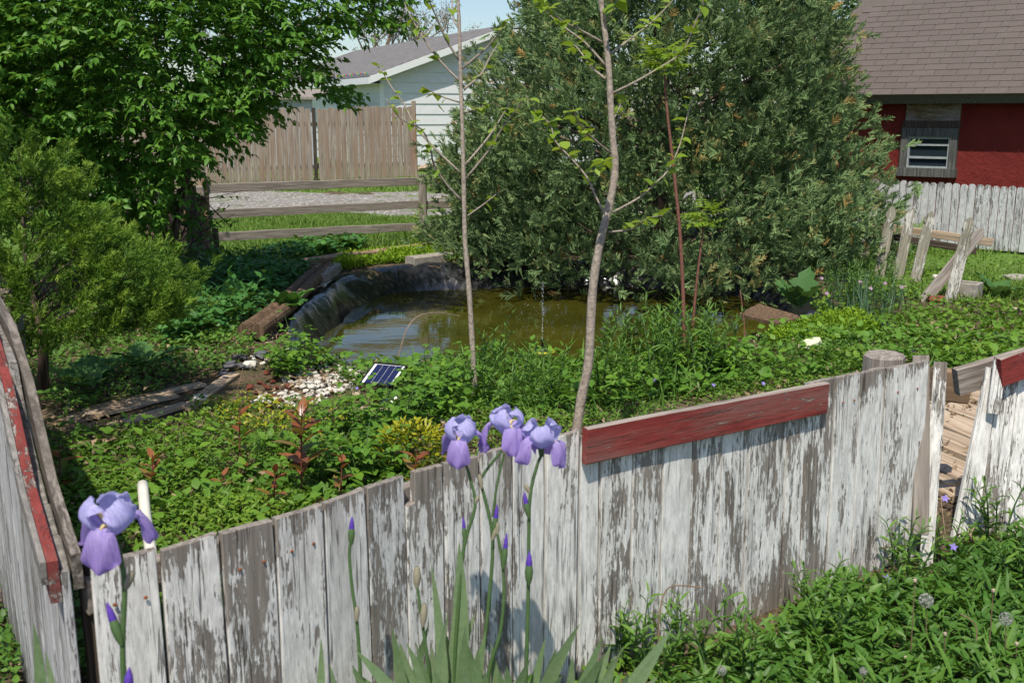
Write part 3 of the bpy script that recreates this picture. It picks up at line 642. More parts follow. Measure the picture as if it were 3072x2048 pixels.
# ============================================================ WHITEWASHED FENCE BEFORE THE HOUSE
WA, WB = G(2560, 729), G(3180, 778); WA.z = WB.z = 0
ww = thing('white_fence', 'low whitewashed board fence in front of the red house', 'fence', WA)
u = (WB - WA); L = u.length; u.normalize(); nrm = Vector((u.y, -u.x, 0)); nrm = nrm if nrm.y < 0 else -nrm; nb = int(L / .094)
def roundtop(w_, h): return [(-w_ / 2, 0), (w_ / 2, 0), (w_ / 2, h - .03), (w_ * .38, h - .012), (w_ * .2, h), (-w_ * .2, h), (-w_ * .38, h - .012), (-w_ / 2, h - .03)]
for i in range(nb):
    t = i / nb; h = .875 - .03 * t + random.uniform(-.008, .008); c = WA + u * ((i + .5) * L / nb) + nrm * random.uniform(0, .006)
    obj('board', outline_prism(roundtop(.088, h - .05), .018, M['whitewash'], 'board', .001), ww, frame(u, -nrm, Vector((random.uniform(-.01, .01), 0, 1)).normalized(), c + Vector((0, 0, .05))))
for zz in (.2, .68): beam('rail', M['grey_wood'], ww, WA - nrm * .04 + Vector((0, 0, zz)), WB - nrm * .04 + Vector((0, 0, zz)), .03, .08)

# ============================================================ LEANING GOTHIC PICKETS
pf = thing('picket_row', 'row of five leaning gothic-topped pickets on one low rail in the grass', 'fence', G(2740, 853))
def gothic(w_, h): return [(-w_ / 2, 0), (w_ / 2, 0), (w_ / 2, h - .215), (w_ * .36, h - .185), (w_ * .34, h - .165), (w_ / 2, h - .135), (w_ * .47, h - .08), (w_ * .27, h - .03), (0, h), (-w_ * .27, h - .03), (-w_ * .47, h - .08), (-w_ / 2, h - .135), (-w_ * .34, h - .165), (-w_ * .36, h - .185), (-w_ / 2, h - .215)]
def picket(top, bot, D, parent, back=.16, name='picket', z=0.0, mat='mossy_picket'):
    b_ = P(bot[0], bot[1], D); t_ = P(top[0], top[1], D + back); ax = (t_ - b_).normalized(); side = ax.cross(Vector((0, 1, 0))).normalized(); side = side if side.x > 0 else -side
    b2 = b_ - ax * .12
    o = obj(name, outline_prism(gothic(.112, (t_ - b2).length), .022, M[mat], name, .001), parent, frame(side, ax.cross(side), ax, b2)); return o
for top, bot, D in (((2621, 612), (2588, 790), 11.4), ((2678, 618), (2636, 832), 11.1), ((2736, 625), (2692, 838), 10.95), ((2795, 633), (2741, 858), 10.75), ((2912, 651), (2847, 915), 9.7)):
    picket(top, bot, D, pf)
a, b_ = P(2590, 672, 11.5), P(2979, 728, 11.0); beam('rail', M['tan_plank'], pf, a, b_, .045, .085, rough=.003, segs=6)
a, b_ = P(2640, 705, 11.7), P(2930, 752, 11.3); beam('rail', M['dark_wood'], pf, a, b_, .045, .075, rough=.003)
fp = picket((2951, 684), (2790, 880), 9.8, None, .05, 'fallen_picket', mat='grey_wood'); props(fp, 'loose grey picket leaning slantwise against the last upright picket', 'picket')
# hollow concrete block
def hollow_block(name, c, yaw, sx, sy, sz, th, mat, label, cat):
    V = []; 
    for z in (0, sz):
        for (a, b2) in ((-sx / 2, -sy / 2), (sx / 2, -sy / 2), (sx / 2, sy / 2), (-sx / 2, sy / 2)): V.append((a, b2, z))
        for (a, b2) in ((-sx / 2 + th, -sy / 2 + th), (sx / 2 - th, -sy / 2 + th), (sx / 2 - th, sy / 2 - th), (-sx / 2 + th, sy / 2 - th)): V.append((a, b2, z))
    F = []
    for i in range(4):
        j = (i + 1) % 4
        F += [(i, j, 8 + j, 8 + i), (4 + j, 4 + i, 12 + i, 12 + j), (8 + i, 8 + j, 12 + j, 12 + i), (j, i, 4 + i, 4 + j)]
    o = obj(name, pmesh(name, V, F, mat), None, Matrix.Translation(c) @ Matrix.Rotation(yaw, 4, 'Z'))
    bv = o.modifiers.new('edge', 'BEVEL'); bv.width = .006; bv.segments = 2
    return props(o, label, cat)
c = G(2900, 905); hollow_block('cinder_block', Vector((c.x + .03, c.y + .12, -.03)), R(-38), .27, .19, .20, .035, M['concrete'], 'hollow tan concrete block beside the last leaning picket', 'concrete block')
for (px, py, sx, sz, mt, lb) in ((3050, 842, .34, .10, 'concrete', 'flat grey stepping stone lying in the grass at the right'), (2700, 870, .2, .07, 'tan_stone', 'small tan stone at the foot of the third picket'),
        (2815, 905, .26, .08, 'lava', 'reddish flat stone under the slanting grey picket'), (3040, 935, .22, .06, 'tan_stone', 'broken tan stone right of the concrete block'),
        (2805, 850, .09, .14, 'white_stone', 'little pale stone ornament behind the slanting picket'),
        (2575, 985, .3, .08, 'tan_stone', 'smooth tan stone on the right bank by the sedum')):
    c = G(px, py); me = rock_mesh('stone', sx, sx * .7, sz, M[mt], px, 2, .15); props(obj('stone', me, None, Matrix.Translation((c.x, c.y, sz * .3))), lb, 'stone')
c = G(2435, 1062); o = obj('white_rock', rock_mesh('white_rock', .24, .13, .12, M['yellow_white'], 11, 2, .18), None, Matrix.Translation((c.x, c.y + .05, .055)) @ Matrix.Rotation(R(28), 4, 'Z') @ Matrix.Rotation(R(-14), 4, 'Y')); props(o, 'pale yellow-white blocky rock lying in the weeds on the right bank', 'rock')
c = G(1105, 1245); props(obj('sandstone_slab', rock_mesh('sandstone_slab', .36, .26, .05, M['tan_stone'], 3, 2, .2), None, Matrix.Translation((c.x, c.y, .015))), 'flat cream sandstone slab before the solar panel', 'stone')
c = G(1072, 1198); props(obj('round_stone', rock_mesh('round_stone', .075, .055, .045, M['tan_stone'], 9, 2, .08), None, Matrix.Translation((c.x, c.y, .03))), 'oval tan pebble on the cream slab by the solar panel', 'stone')

# ============================================================ POND SURROUND
tie0, tie1 = G(745, 822, .05), G(1335, 741, .05)
o = beam('railroad_tie', M['tie_wood'], None, tie0 + Vector((0, 0, .02)), tie1 + Vector((0, 0, .02)), .15, .13, rough=.007, segs=12); props(o, 'long cracked orange-brown timber lying beyond the pond', 'timber')
a, b_ = G(1225, 806), G(1385, 784)
o = beam('concrete_block', M['concrete'], None, (a.x, a.y + .2, .045), (b_.x, b_.y + .22, .045), .17, .13, rough=.002); props(o, 'long grey concrete block on the far rim of the pond', 'concrete block')
lg = thing('split_log', 'pair of weathered round timbers lying along the left edge of the pond', 'log', G(795, 1040))
for k, dx in enumerate((-.055, .052)):
    pts = [Vector((-2.02 + dx, 7.82, .10)), Vector((-2.0 + dx, 8.9, .09)), Vector((-2.03 + dx, 10.0, .10)), Vector((-2.0 + dx, 10.95, .13))]
    Vt, Ft = tube(smoothpts(pts, 2), .056, 12); obj('log', pmesh('log', [v - pts[0] for v in Vt], Ft, M['log_wood'], False), lg, Matrix.Translation(pts[0]))
o = beam('timber_stub', M['grey_wood'], None, G(960, 838, .1), G(1012, 800, .12), .1, .1, rough=.01); props(o, 'short grey timber stub at the far left corner of the pond', 'timber')
a = G(766, 845); o = beam('iron_stake', M['dark_wood'], None, (a.x, a.y, 0), (a.x + .005, a.y, .19), .014, .014, up=(0, 1, 0), rough=.0005); props(o, 'thin dark stake standing upright by the broad leaves', 'stake')
tw = smoothpts([P(1194, 1075, 7.9), P(1220, 988, 7.9), P(1256, 948, 8.0), P(1301, 938, 8.1), P(1336, 940, 8.15), P(1379, 948, 8.2)], 4); Vt, Ft = tube(tw, [.006 * (1 - i / len(tw) * .6) for i in range(len(tw))], 5)
props(mkw('dry_twig', Vt, Ft, M['needle_twig']), 'thin bare twig arching out over the reflecting water', 'twig')
# flap of old board and liner on the right bank
a = [G(2215, 945), G(2330, 978), G(2410, 962), G(2275, 925)]
V = [(v.x, v.y, -.01 + .01 * k) for k, v in enumerate(a)] + [(v.x, v.y, .015 + .01 * k) for k, v in enumerate(a)]
props(mkw('bank_board', V, [(0, 3, 2, 1), (4, 5, 6, 7), (0, 1, 5, 4), (1, 2, 6, 5), (2, 3, 7, 6), (3, 0, 4, 7)], M['log_wood']), 'dark flat board on the right bank under the cedar edge', 'board')
for (px, py, sx, lb) in ((2610, 985, .34, 'crumpled black liner scrap right of the sedum patch'), (2440, 960, .26, 'black liner scrap beside the flat bank board'), (1180, 1225, .16, 'small black plastic scrap under the solar panel'), (2730, 1075, .2, 'dark plastic scrap behind the grey fence post')):
    c = G(px, py); V = []; F = []; nx = 9
    for i in range(nx):
        for j in range(nx):
            x, y = (i / (nx - 1) - .5) * sx, (j / (nx - 1) - .5) * sx * .6; V.append((c.x + x, c.y + y, .025 + .06 * math.exp(-(y / sx * 5) ** 2) * math.cos(x / sx * 2.6) + .025 * noise.noise(Vector((x * 22, y * 22, px)))))
    for i in range(nx - 1):
        for j in range(nx - 1): F.append((i * nx + j, (i + 1) * nx + j, (i + 1) * nx + j + 1, i * nx + j + 1))
    props(mkw('liner_scrap', V, F, M['liner'], smooth=True), lb, 'liner scrap')
# floating fountain
fc = G(1627, 1052, WATER_Z)
ft = thing('floating_fountain', 'little solar fountain floating on a yellow ring and spraying a thin jet', 'fountain', fc)
def lathe(prof, n=24):
    V, F = [], []
    for r_, z in prof:
        for k in range(n): V.append((r_ * math.cos(2 * math.pi * k / n), r_ * math.sin(2 * math.pi * k / n), z))
    for j in range(len(prof) - 1):
        for k in range(n): F.append((j * n + k, j * n + (k + 1) % n, (j + 1) * n + (k + 1) % n, (j + 1) * n + k))
    return V, F
V, F = lathe([(.065, -.008), (.075, .006), (.095, .010), (.112, .004), (.118, -.02)]); obj('float_ring', pmesh('float_ring', V, F, M['yellow_plastic'], True), ft, Matrix.Translation(fc))
V, F = lathe([(0, .04), (.03, .036), (.05, .03), (.072, .012), (.074, -.01)]); obj('pump_body', pmesh('pump_body', V, F, M['black_plastic'], True), ft, Matrix.Translation(fc + Vector((0, 0, .004))))
V, F = lathe([(0, .10), (.016, .10), (.02, .092), (.008, .078), (.008, .03)], 12); obj('nozzle', pmesh('nozzle', V, F, M['black_plastic'], True), ft, Matrix.Translation(fc))
tv = np.array([(0, 0, 1), (1, 0, 0), (0, 1, 0), (-1, 0, 0), (0, -1, 0), (0, 0, -1.2)], float); tf = np.array([(0, 1, 2), (0, 2, 3), (0, 3, 4), (0, 4, 1), (5, 2, 1), (5, 3, 2), (5, 4, 3), (5, 1, 4)])
N = 150; hh = rng.random(N) * .5; sp = (.003 + .014 * hh ** 1.5); T = np.stack([fc.x + rng.normal(0, 1, N) * sp, fc.y + rng.normal(0, 1, N) * sp, fc.z + .1 + hh], -1)
N2 = 50; aa = rng.random(N2) * 6.28; rr = .25 * np.sqrt(rng.random(N2)); T2 = np.stack([fc.x + rr * np.cos(aa), fc.y + .3 + rr * np.sin(aa), fc.z + .08 + .45 * rng.random(N2) * (1 - rr * 2)], -1); T = np.concatenate([T, T2])
Mx = np.eye(3)[None] * (rng.uniform(.0012, .003, len(T)))[:, None, None]; V, F, vv = inst(tv, tf, Mx, T - np.array(fc), np.zeros(len(T)))
o = obj('water_jet', npmesh('water_jet', V, F, M['droplet']), ft, Matrix.Translation(fc)); o['kind'] = 'stuff'
# solar panel on a stake
BL, BR, TL = P(1078, 1152, 6.30), P(1178, 1162, 6.25), P(1127, 1089, 6.50)
px_, py_ = (BR - BL), (TL - BL); pw = px_.length; py_ = py_ - px_.normalized() * py_.dot(px_.normalized()) * .35; ph = py_.length
TL = BL + py_; X_ = px_.normalized(); Y_ = (py_ - X_ * py_.dot(X_)).normalized(); N_ = X_.cross(Y_)
sp_ = thing('solar_panel', 'small blue solar panel in a dark frame propped up on the white stones', 'solar panel', G(1145, 1215))
def pan(u_, v_, k): return BL + px_ * u_ + py_ * v_ + N_ * k
def pbox(name, u0, u1, v0, v1, k0, k1, mat, parent):
    return mkw(name, [pan(u0, v0, k0), pan(u1, v0, k0), pan(u1, v1, k0), pan(u0, v1, k0), pan(u0, v0, k1), pan(u1, v0, k1), pan(u1, v1, k1), pan(u0, v1, k1)],
               [(0, 3, 2, 1), (4, 5, 6, 7), (0, 1, 5, 4), (1, 2, 6, 5), (2, 3, 7, 6), (3, 0, 4, 7)], mat, parent)
bkp = pbox('back_plate', .02, .98, .02, .98, -.004, .003, M['white_trim'], sp_)
for a4 in ((0, 1, 0, .045), (0, 1, .955, 1), (0, .03, .045, .955), (.97, 1, .045, .955)): pbox('frame', *a4, -.008, .010, M['black_plastic'], sp_)
for i in range(4):
    for j in range(9): pbox('cell', .11 + i * .197, .11 + i * .197 + .186, .07 + j * .0965, .07 + j * .0965 + .086, .0035, .005, M['solar'], bkp)
a = pan(.55, .35, -.008); beam('stake', M['black_plastic'], sp_, (a.x, a.y - .01, -.05), a, .02, .02, up=(0, 1, 0), rough=.0003)
a = pan(.8, .5, -.008); beam('prop_leg', M['black_plastic'], sp_, (a.x + .06, a.y + .0, -.02), a, .006, .006, up=(0, 1, 0), rough=.0002)

# stones: white chips, slates, lava rock
WS = [(860, 1100), (960, 1090), (1080, 1085), (1130, 1120), (1080, 1180), (1010, 1180), (960, 1215), (905, 1235), (790, 1225), (740, 1215), (800, 1195), (880, 1180), (845, 1140)]
wmesh = [rock_mesh('white_stone', 1, .75, .55, M['white_stone'], k, 1, .3) for k in range(8)]; smsh = [rock_mesh('stone_chip', 1, .75, .35, M['slate'], k + 20, 1, .2) for k in range(5)]; rmsh = [rock_mesh('lava_rock', 1, .8, .6, M['lava'], k + 40, 1, .35) for k in range(5)]
def stones(n, poly, meshes, name, smin, smax, label, group, cat='stone'):
    k = 0; x0, x1 = min(p[0] for p in poly), max(p[0] for p in poly); y0, y1 = min(p[1] for p in poly), max(p[1] for p in poly)
    while k < n:
        px, py = random.uniform(x0, x1), random.uniform(y0, y1)
        if not inpoly([px], [py], poly)[0]: continue
        c = G(px, py); s = random.uniform(smin, smax); z = H1(c.x, c.y) + s * .18 + random.random() * .012
        m = Matrix.Translation((c.x, c.y, z)) @ Matrix.Rotation(random.random() * 6.3, 4, 'Z') @ Matrix.Rotation(random.uniform(-.5, .5), 4, 'X') @ Matrix.Scale(s, 4)
        props(obj(name, random.choice(meshes), None, m), label, cat, group); k += 1
stones(290, WS, wmesh, 'white_stone', .026, .068, 'one of the white chips heaped left of the solar panel', 'white stone chips by the solar panel')
stones(22, [(750, 1070), (860, 1060), (870, 1100), (740, 1115)], wmesh, 'pale_stone', .02, .06, 'one of the pale chips strewn before the log ends', 'pale chips near the log ends')
stones(18, [(640, 1090), (760, 1055), (800, 1080), (690, 1150), (620, 1170)], smsh, 'slate_chip', .05, .15, 'one of the dark slate pieces left of the white chips', 'slate pieces')
stones(34, [(800, 1125), (880, 1110), (900, 1140), (860, 1180), (880, 1235), (740, 1230), (730, 1180)], rmsh, 'lava_rock', .03, .06, 'one of the red lava rocks among the white chips', 'red lava rocks')
for i, (px, py, s, lb) in enumerate([(745, 1105, .13, 'largest white stone left of the chips'), (850, 1110, .09, 'white stone by the bramble left of the chips'), (600, 1205, .11, 'grey-white lump lying on the dry planks'), (870, 1065, .12, 'white stone right below the log ends')]):
    c = G(px, py); props(obj('large_white_stone', rock_mesh('large_white_stone', s, s * .7, s * .55, M['white_stone'], i + 70, 2, .25), None, Matrix.Translation((c.x, c.y, s * .2))), lb, 'stone')
# dry planks at the left
for i, (a, b_, w_, lb) in enumerate([((215, 1262), (520, 1190), .10, 'longest bleached plank in the litter at the left'), ((255, 1235), (610, 1160), .07, 'narrow bleached plank behind the longest one'), ((330, 1285), (560, 1222), .06, 'split bleached plank in front of the longest one'), ((560, 1230), (700, 1130), .07, 'short bleached plank by the white lump')]):
    o = beam('dry_plank', M['tan_plank'], None, G(*a) + Vector((0, 0, .008)), G(*b_) + Vector((0, 0, .018)), w_ * 1.35, .022, rough=.004); props(o, lb, 'plank')
# boards seen through the gap of the front fence
for i, (a, b_, w_) in enumerate([((2760, 1195), (3010, 1290), 0.21), ((2750, 1240), (3000, 1345), 0.228), ((2740, 1300), (2990, 1400), 0.228), ((2730, 1365), (2960, 1470), 0.21), ((2755, 1150), (3030, 1235), 0.21), ((2730, 1425), (2900, 1510), 0.175)]):
    o = beam('deck_plank', M['tan_plank'], None, G(*a) + Vector((0, 0, .03)), G(*b_) + Vector((0, 0, .03)), w_, .035, up=(0, 0, 1), rough=.003)
    props(o, ['third', 'fourth', 'fifth', 'sixth', 'farthest', 'nearest'][i].replace('third', 'second').replace('fourth', 'third').replace('fifth', 'fourth').replace('sixth', 'fifth') + ' tan plank of those lying behind the gap in the fence', 'plank', 'planks lying behind the fence gap')
# white pvc pipe
Vt, Ft = tube(smoothpts([P(428, 1452, 3.65), P(436, 1540, 3.5), P(452, 1650, 3.3), P(460, 1760, 3.2)], 3), .019, 12); props(mkw('white_pipe', Vt, Ft, M['pvc'], smooth=True), 'white plastic pipe standing in the vines behind the left fence corner', 'pipe')

# ============================================================ FRONT FENCE
TOPZ = .82
edges = [(265, 1692), (473, 1648), (654, 1600), (815, 1552), (962, 1506), (1093, 1463), (1208, 1420), (1322, 1387), (1431, 1360), (1531, 1334), (1629, 1311), (1735, 1290), (1799, 1278), (1896, 1258), (1987, 1238), (2076, 1219), (2166, 1201), (2246, 1184), (2362, 1160), (2418, 1149), (2502, 1133), (2578, 1118), (2651, 1104), (2782, 1082)]
ep = [G(x, y, TOPZ) for x, y in edges]
ff = thing('picket_fence', 'front board fence with peeling white paint behind the irises', 'fence', (ep[0].x, ep[0].y, 0))
def zat(p, px, py):      # height of the photograph's row py above the plan position p
    v = (py - 1024) / FPX; h = math.hypot(p.y, 0); return CAMH - p.y * (SP + v * CP) / (CP - v * SP)
for i in range(len(ep) - 1):
    a, b_ = ep[i], ep[i + 1]; uu = (b_ - a); uu.z = 0; wd = uu.length; uu.normalize(); nn = Vector((uu.y, -uu.x, 0)); nn = nn if nn.y < 0 else -nn
    gap = .0055 if i not in (10, 11, 17, 18, 22) else .010
    w2 = wd - gap; c = (a + b_) / 2; dl, dr = random.uniform(-.004, .006), random.uniform(-.004, .006)
    if 11 <= i <= 18: dl -= .02; dr -= .02
    h = TOPZ + .12; out = [(-w2 / 2, 0), (w2 / 2, 0)]
    for k in range(1, 5): out.append((w2 / 2 + random.uniform(-.002, .001), h * k / 5))
    out += [(w2 / 2 - random.random() * .004, h + dr), (w2 * .15, h + (dl + dr) / 2 + random.uniform(-.003, .003)), (-w2 / 2 + random.random() * .004, h + dl)]
    for k in range(4, 0, -1): out.append((-w2 / 2 + random.uniform(-.001, .002), h * k / 5))
    if i == 6:   # the notched corner
        out = [(-w2 / 2, 0), (w2 / 2, 0), (w2 / 2, h + dr), (-w2 / 2 + .028, h + dl), (-w2 / 2 + .026, h - .085), (-w2 / 2, h - .09)]
    lean = random.uniform(-.006, .006)
    if i > 13: lean = -.0042 * (i - 13)
    up = (Vector((0, 0, 1)) + uu * lean).normalized(); base = Vector((c.x, c.y, -.12)) - uu * lean * (TOPZ + .1) + nn * random.uniform(-.002, .004)
    o = obj('board', outline_prism(out, .02, M['white_picket'], 'board', .0012, .002), ff, frame((uu - up * uu.dot(up)).normalized(), -nn, up, base))
    for zz in (TOPZ - .09 - random.random() * .01,):
        for sx in ((-.2, .25) if i in (0, 2, 3, 14, 20, 22) else ()):
            q = Vector((c.x, c.y, zz)) + uu * wd * sx + nn * .0135
            V, F = lathe([(0, .004), (.0035, .003), (.0045, 0)], 8); m = frame(uu, Vector((0, 0, 1)).cross(nn) * -1, nn, q); obj('nail', pmesh('nail', V, F, M['nail']), ff, frame(uu, Vector((0, 0, 1)), nn, q))
def ppath(k): return ep[k]
for zz in (TOPZ - .085, .16):
    for (k0, k1) in ((0, 6), (6, 11), (11, 17), (17, 23)):
        a, b_ = ppath(k0).copy(), ppath(k1).copy(); uu = (b_ - a).normalized(); nb_ = Vector((-uu.y, uu.x, 0)); a += nb_ * .036; b_ += nb_ * .036; a.z = b_.z = zz
        beam('rail', M['grey_wood'], ff, a, b_, .035, .08, rough=.003)
a, b_ = ppath(11).copy(), G(2462, 1139, TOPZ); uu = (b_ - a); uu.z = 0; uu.normalize(); nf = Vector((uu.y, -uu.x, 0)); nf = nf if nf.y < 0 else -nf
a = a + nf * .026 + uu * .004 + Vector((0, 0, -.042)); b_ = b_ + nf * .026 + Vector((0, 0, -.058))
beam('trim_board', M['red_trim'], ff, a, b_, .026, .112, rough=.0012, segs=10)
# the narrow board that has come loose at the gap
a, b_ = P(2776, 1700, 4.05), P(2822, 1085, 4.02); o = beam('loose_board', M['white_picket'], ff, a, b_, .05, .018, up=(.3, 1, 0), rough=.002)
a, b_ = P(2762, 1600, 4.05), P(2764, 1066, 4.0); o = beam('loose_board', M['grey_wood'], ff, a, b_, .06, .018, up=(.3, 1, 0), rough=.002)
pp = P(2654, 1060, 4.12)
V, F = tube([(pp.x, pp.y, -.1), (pp.x, pp.y, .4), (pp.x, pp.y, pp.z - .01), (pp.x, pp.y, pp.z)], [.085, .083, .082, .072], 8); props(mkw('corner_post', V, F, M['grey_wood']), 'stout grey eight-sided post behind the right end of the front fence', 'post')

# left return
C0 = ep[0].copy(); C0.x -= .012; ld = Vector((-.53, .85, 0)).normalized(); ln = Vector((-ld.y, ld.x, 0)); ln = ln if ln.x < 0 else -ln     # faces the camera's left
def lhit(px, py):
    r = P(px, py, 1) - Vector((0, 0, CAMH)); o_ = Vector((0, 0, CAMH)); nn = Vector((ld.y, -ld.x, 0)); t = (C0 - o_).dot(nn) / r.dot(nn); q = o_ + r * t; return (q - C0).dot(ld), q.z
edge = [(240, 1660), (233, 1617), (206, 1540), (179, 1460), (157, 1385), (137, 1320), (122, 1260), (112, 1194), (99, 1121), (86, 1048), (61, 1000), (32, 946), (0, 898)]
eh = [lhit(*e) for e in edge]; ES = [max(0, e[0]) for e in eh]; EZs = [e[1] for e in eh]
C0 = C0 + ln * .034
ES2 = ES + [ES[-1] + .8, ES[-1] + 1.8]; EZ2 = EZs + [EZs[-1] + .06, EZs[-1] + .05]
order = np.argsort(ES2); ESs = np.array(ES2)[order]; EZ3 = np.array(EZ2)[order]
EZ3 = np.convolve(np.pad(EZ3, 1, mode='edge'), [.25, .5, .25], 'valid')
def ltop(s): return float(np.interp(s, ESs, EZ3))
lf = thing('side_fence', 'left side fence with swooping top edge and faded red trim', 'fence', (C0.x, C0.y, 0))
s = .0
while s < 3.6:
    wd = .115; z0_, z1_ = ltop(s) - .03, ltop(s + wd) - .03; out = [(0, 0), (wd - .005, 0), (wd - .005, z1_ + .1), (0, z0_ + .1)]
    base = C0 + ld * s + ln * random.uniform(-.001, .003); base.z = -.1
    me = outline_prism(out, .02, M['left_white'], 'board', .001, .003); obj('board', me, lf, frame(ld, ld.cross(Vector((0, 0, 1))) * -1, Vector((0, 0, 1)), base)); s += wd
def lcurve(name, mat, s0, s1, dtop, dbot, off, th, n=14):
    V, F = [], []
    for i in range(n + 1):
        s_ = s0 + (s1 - s0) * i / n; t_, b2 = ltop(s_) - dtop, ltop(s_) - dbot
        for zz, oo in ((b2, off), (t_, off), (t_, off + th), (b2, off + th)):
            q = C0 + ld * s_ + ln * oo; V.append((q.x, q.y, zz + .0015 * math.sin(i * 5.1)))
    for i in range(n):
        for k in range(4): F.append((i * 4 + k, i * 4 + (k + 1) % 4, (i + 1) * 4 + (k + 1) % 4, (i + 1) * 4 + k))
    F += [(0, 1, 2, 3), (n * 4 + 3, n * 4 + 2, n * 4 + 1, n * 4)]
    Vl = [Vector(v) for v in V]; m = frame(Vector((0, 0, 1)), ln, ld, C0.copy()); mi = m.inverted()
    obj(name, pmesh(name, [mi @ v for v in Vl], F, mat), lf, m)
lcurve('trim_board', M['red_old'], .0, 3.5, .002, .095, .0125, .022)
lcurve('cap_board', M['cap_wood'], .0, 3.5, -.004, .075, -.033, .020)
lcurve('rail', M['left_white'], 0, 3.5, -.0, .05, .036, .012)
for q_, hh in ((.03, .80),): 
    c = C0 + ld * .05 + Vector((.055, .05, 0)); beam('corner_post', M['dark_wood'], lf, (c.x, c.y, -.1), (c.x, c.y, ltop(0) - .03), .07, .07, up=(0, 1, 0))
c = P(32, 950, 5.3); o = beam('grey_post', M['grey_wood'], None, (c.x, c.y, -.1), (c.x + .01, c.y, P(32, 862, 5.3).z), .085, .085, up=(0, 1, 0)); props(o, 'square grey post behind the left side fence', 'post')

# right leaning section
rs_ = thing('leaning_fence_section', 'right fence section of leaning white boards under red trim', 'fence', G(2870, 1610))
def lboard(bl, tl, br, tr, D, Dt, mat='white_picket'):
    a, b_, c_, d_ = P(*bl, D), P(*br, D + .02), P(*tr, Dt + .02), P(*tl, Dt); up = ((d_ - a) + (c_ - b_)).normalized(); x = (b_ - a); x = (x - up * x.dot(up)).normalized(); y = up.cross(x); o_ = (a + b_) / 2
    out = [((q - o_).dot(x), (q - o_).dot(up)) for q in (a, b_, c_, d_)]
    obj('board', outline_prism(out, .02, M[mat], 'board', .001, .002), rs_, frame(x, y, up, o_))
lboard((2822, 1760), (2962, 1100), (2905, 1760), (2992, 1108), 4.35, 4.35)
lboard((2909, 1760), (2995, 1130), (2985, 1760), (3052, 1112), 4.37, 4.37)
lboard((2989, 1760), (3056, 1100), (3070, 1760), (3118, 1085), 4.40, 4.40)
lboard((3074, 1760), (3122, 1085), (3155, 1760), (3190, 1070), 4.43, 4.43)
beam('trim_board', M['red_trim'], rs_, P(2998, 1118, 4.30), P(3220, 1034, 4.42), .026, .125, rough=.001, segs=6)
beam('top_rail', M['grey_wood'], rs_, P(2868, 1147, 4.42), P(3200, 1045, 4.5), .04, .12, rough=.004, segs=6)
beam('side_strip', M['white_picket'], rs_, P(2980, 1240, 4.325), P(3003, 1072, 4.31), .05, .018, up=(.2, 1, 0))
o = beam('cross_timber', M['tie_wood'], None, P(2790, 1150, 4.7), P(2905, 1162, 4.72), .06, .15, rough=.003); props(o, 'brown timber lying crosswise behind the gap in the fence', 'timber')

# ============================================================ PLANTS: generators
def grown(name, V, F, vv, mat, label, cat, kind=None, parent=None, origin=None, group=None):
    V = np.asarray(V); o_ = np.array(origin if origin is not None else (V[:, 0].mean(), V[:, 1].mean(), 0.0)); me = npmesh(name, V - o_, F, mat, vv)
    o = obj(name, me, parent, Matrix.Translation(Vector(o_))); props(o, label, cat, group, kind); return o
def sample(poly, n, x0=-6, x1=9, y0=2, y1=16, clump=None, seed=0):
    X = rng.uniform(x0, x1, n); Y = rng.uniform(y0, y1, n); px, py, D = proj(X, Y, np.zeros(n)); k = inpoly(px, py, poly)
    if clump: k &= vnoise(X, Y, clump, seed) * .65 + vnoise(X, Y, clump * 3, seed + 3) * .35 > rng.uniform(.15, .65, n)
    return X[k], Y[k]
ring2 = polydist
def notpond(X, Y, m=.12): return ~(inpoly(X, Y, POND) | (polydist(X, Y, POND) < m))
def carpet(name, poly, dens, tpl, smin, smax, hmax, mat, label, cat, clump=None, seed=0, area=None, margin=.12, tilt=(.0, .9), vmul=1.0, pond=True, lift=0):
    x0, x1, y0, y1 = area; n = int(dens * (x1 - x0) * (y1 - y0)); X, Y = sample(poly, n, x0, x1, y0, y1, clump, seed)
    if pond: k = notpond(X, Y, margin); X, Y = X[k], Y[k]
    k = fence_ok(X, Y); X, Y = X[k], Y[k]
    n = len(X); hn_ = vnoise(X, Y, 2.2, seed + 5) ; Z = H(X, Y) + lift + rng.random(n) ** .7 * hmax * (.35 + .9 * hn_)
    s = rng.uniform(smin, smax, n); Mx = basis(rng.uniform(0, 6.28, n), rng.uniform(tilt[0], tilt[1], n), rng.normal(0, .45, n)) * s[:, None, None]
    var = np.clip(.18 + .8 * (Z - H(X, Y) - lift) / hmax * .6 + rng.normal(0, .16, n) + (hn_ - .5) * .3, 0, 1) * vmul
    V, F, vv = inst(tpl[0], tpl[1], Mx, np.stack([X, Y, Z], -1), var); grown(name, V, F, vv, mat, label, cat, 'stuff'); return n
fpx = np.array([p.x for p in ep]); fpy = np.array([p.y for p in ep])
def fence_ok(X, Y):
    yf = np.interp(X, fpx, fpy); near = (X > ep[0].x) & (X < ep[-1].x) & (np.abs(Y - yf) < .035); return ~near
def inside(X, Y): return Y > np.interp(X, fpx, fpy, left=2.0, right=3.9)

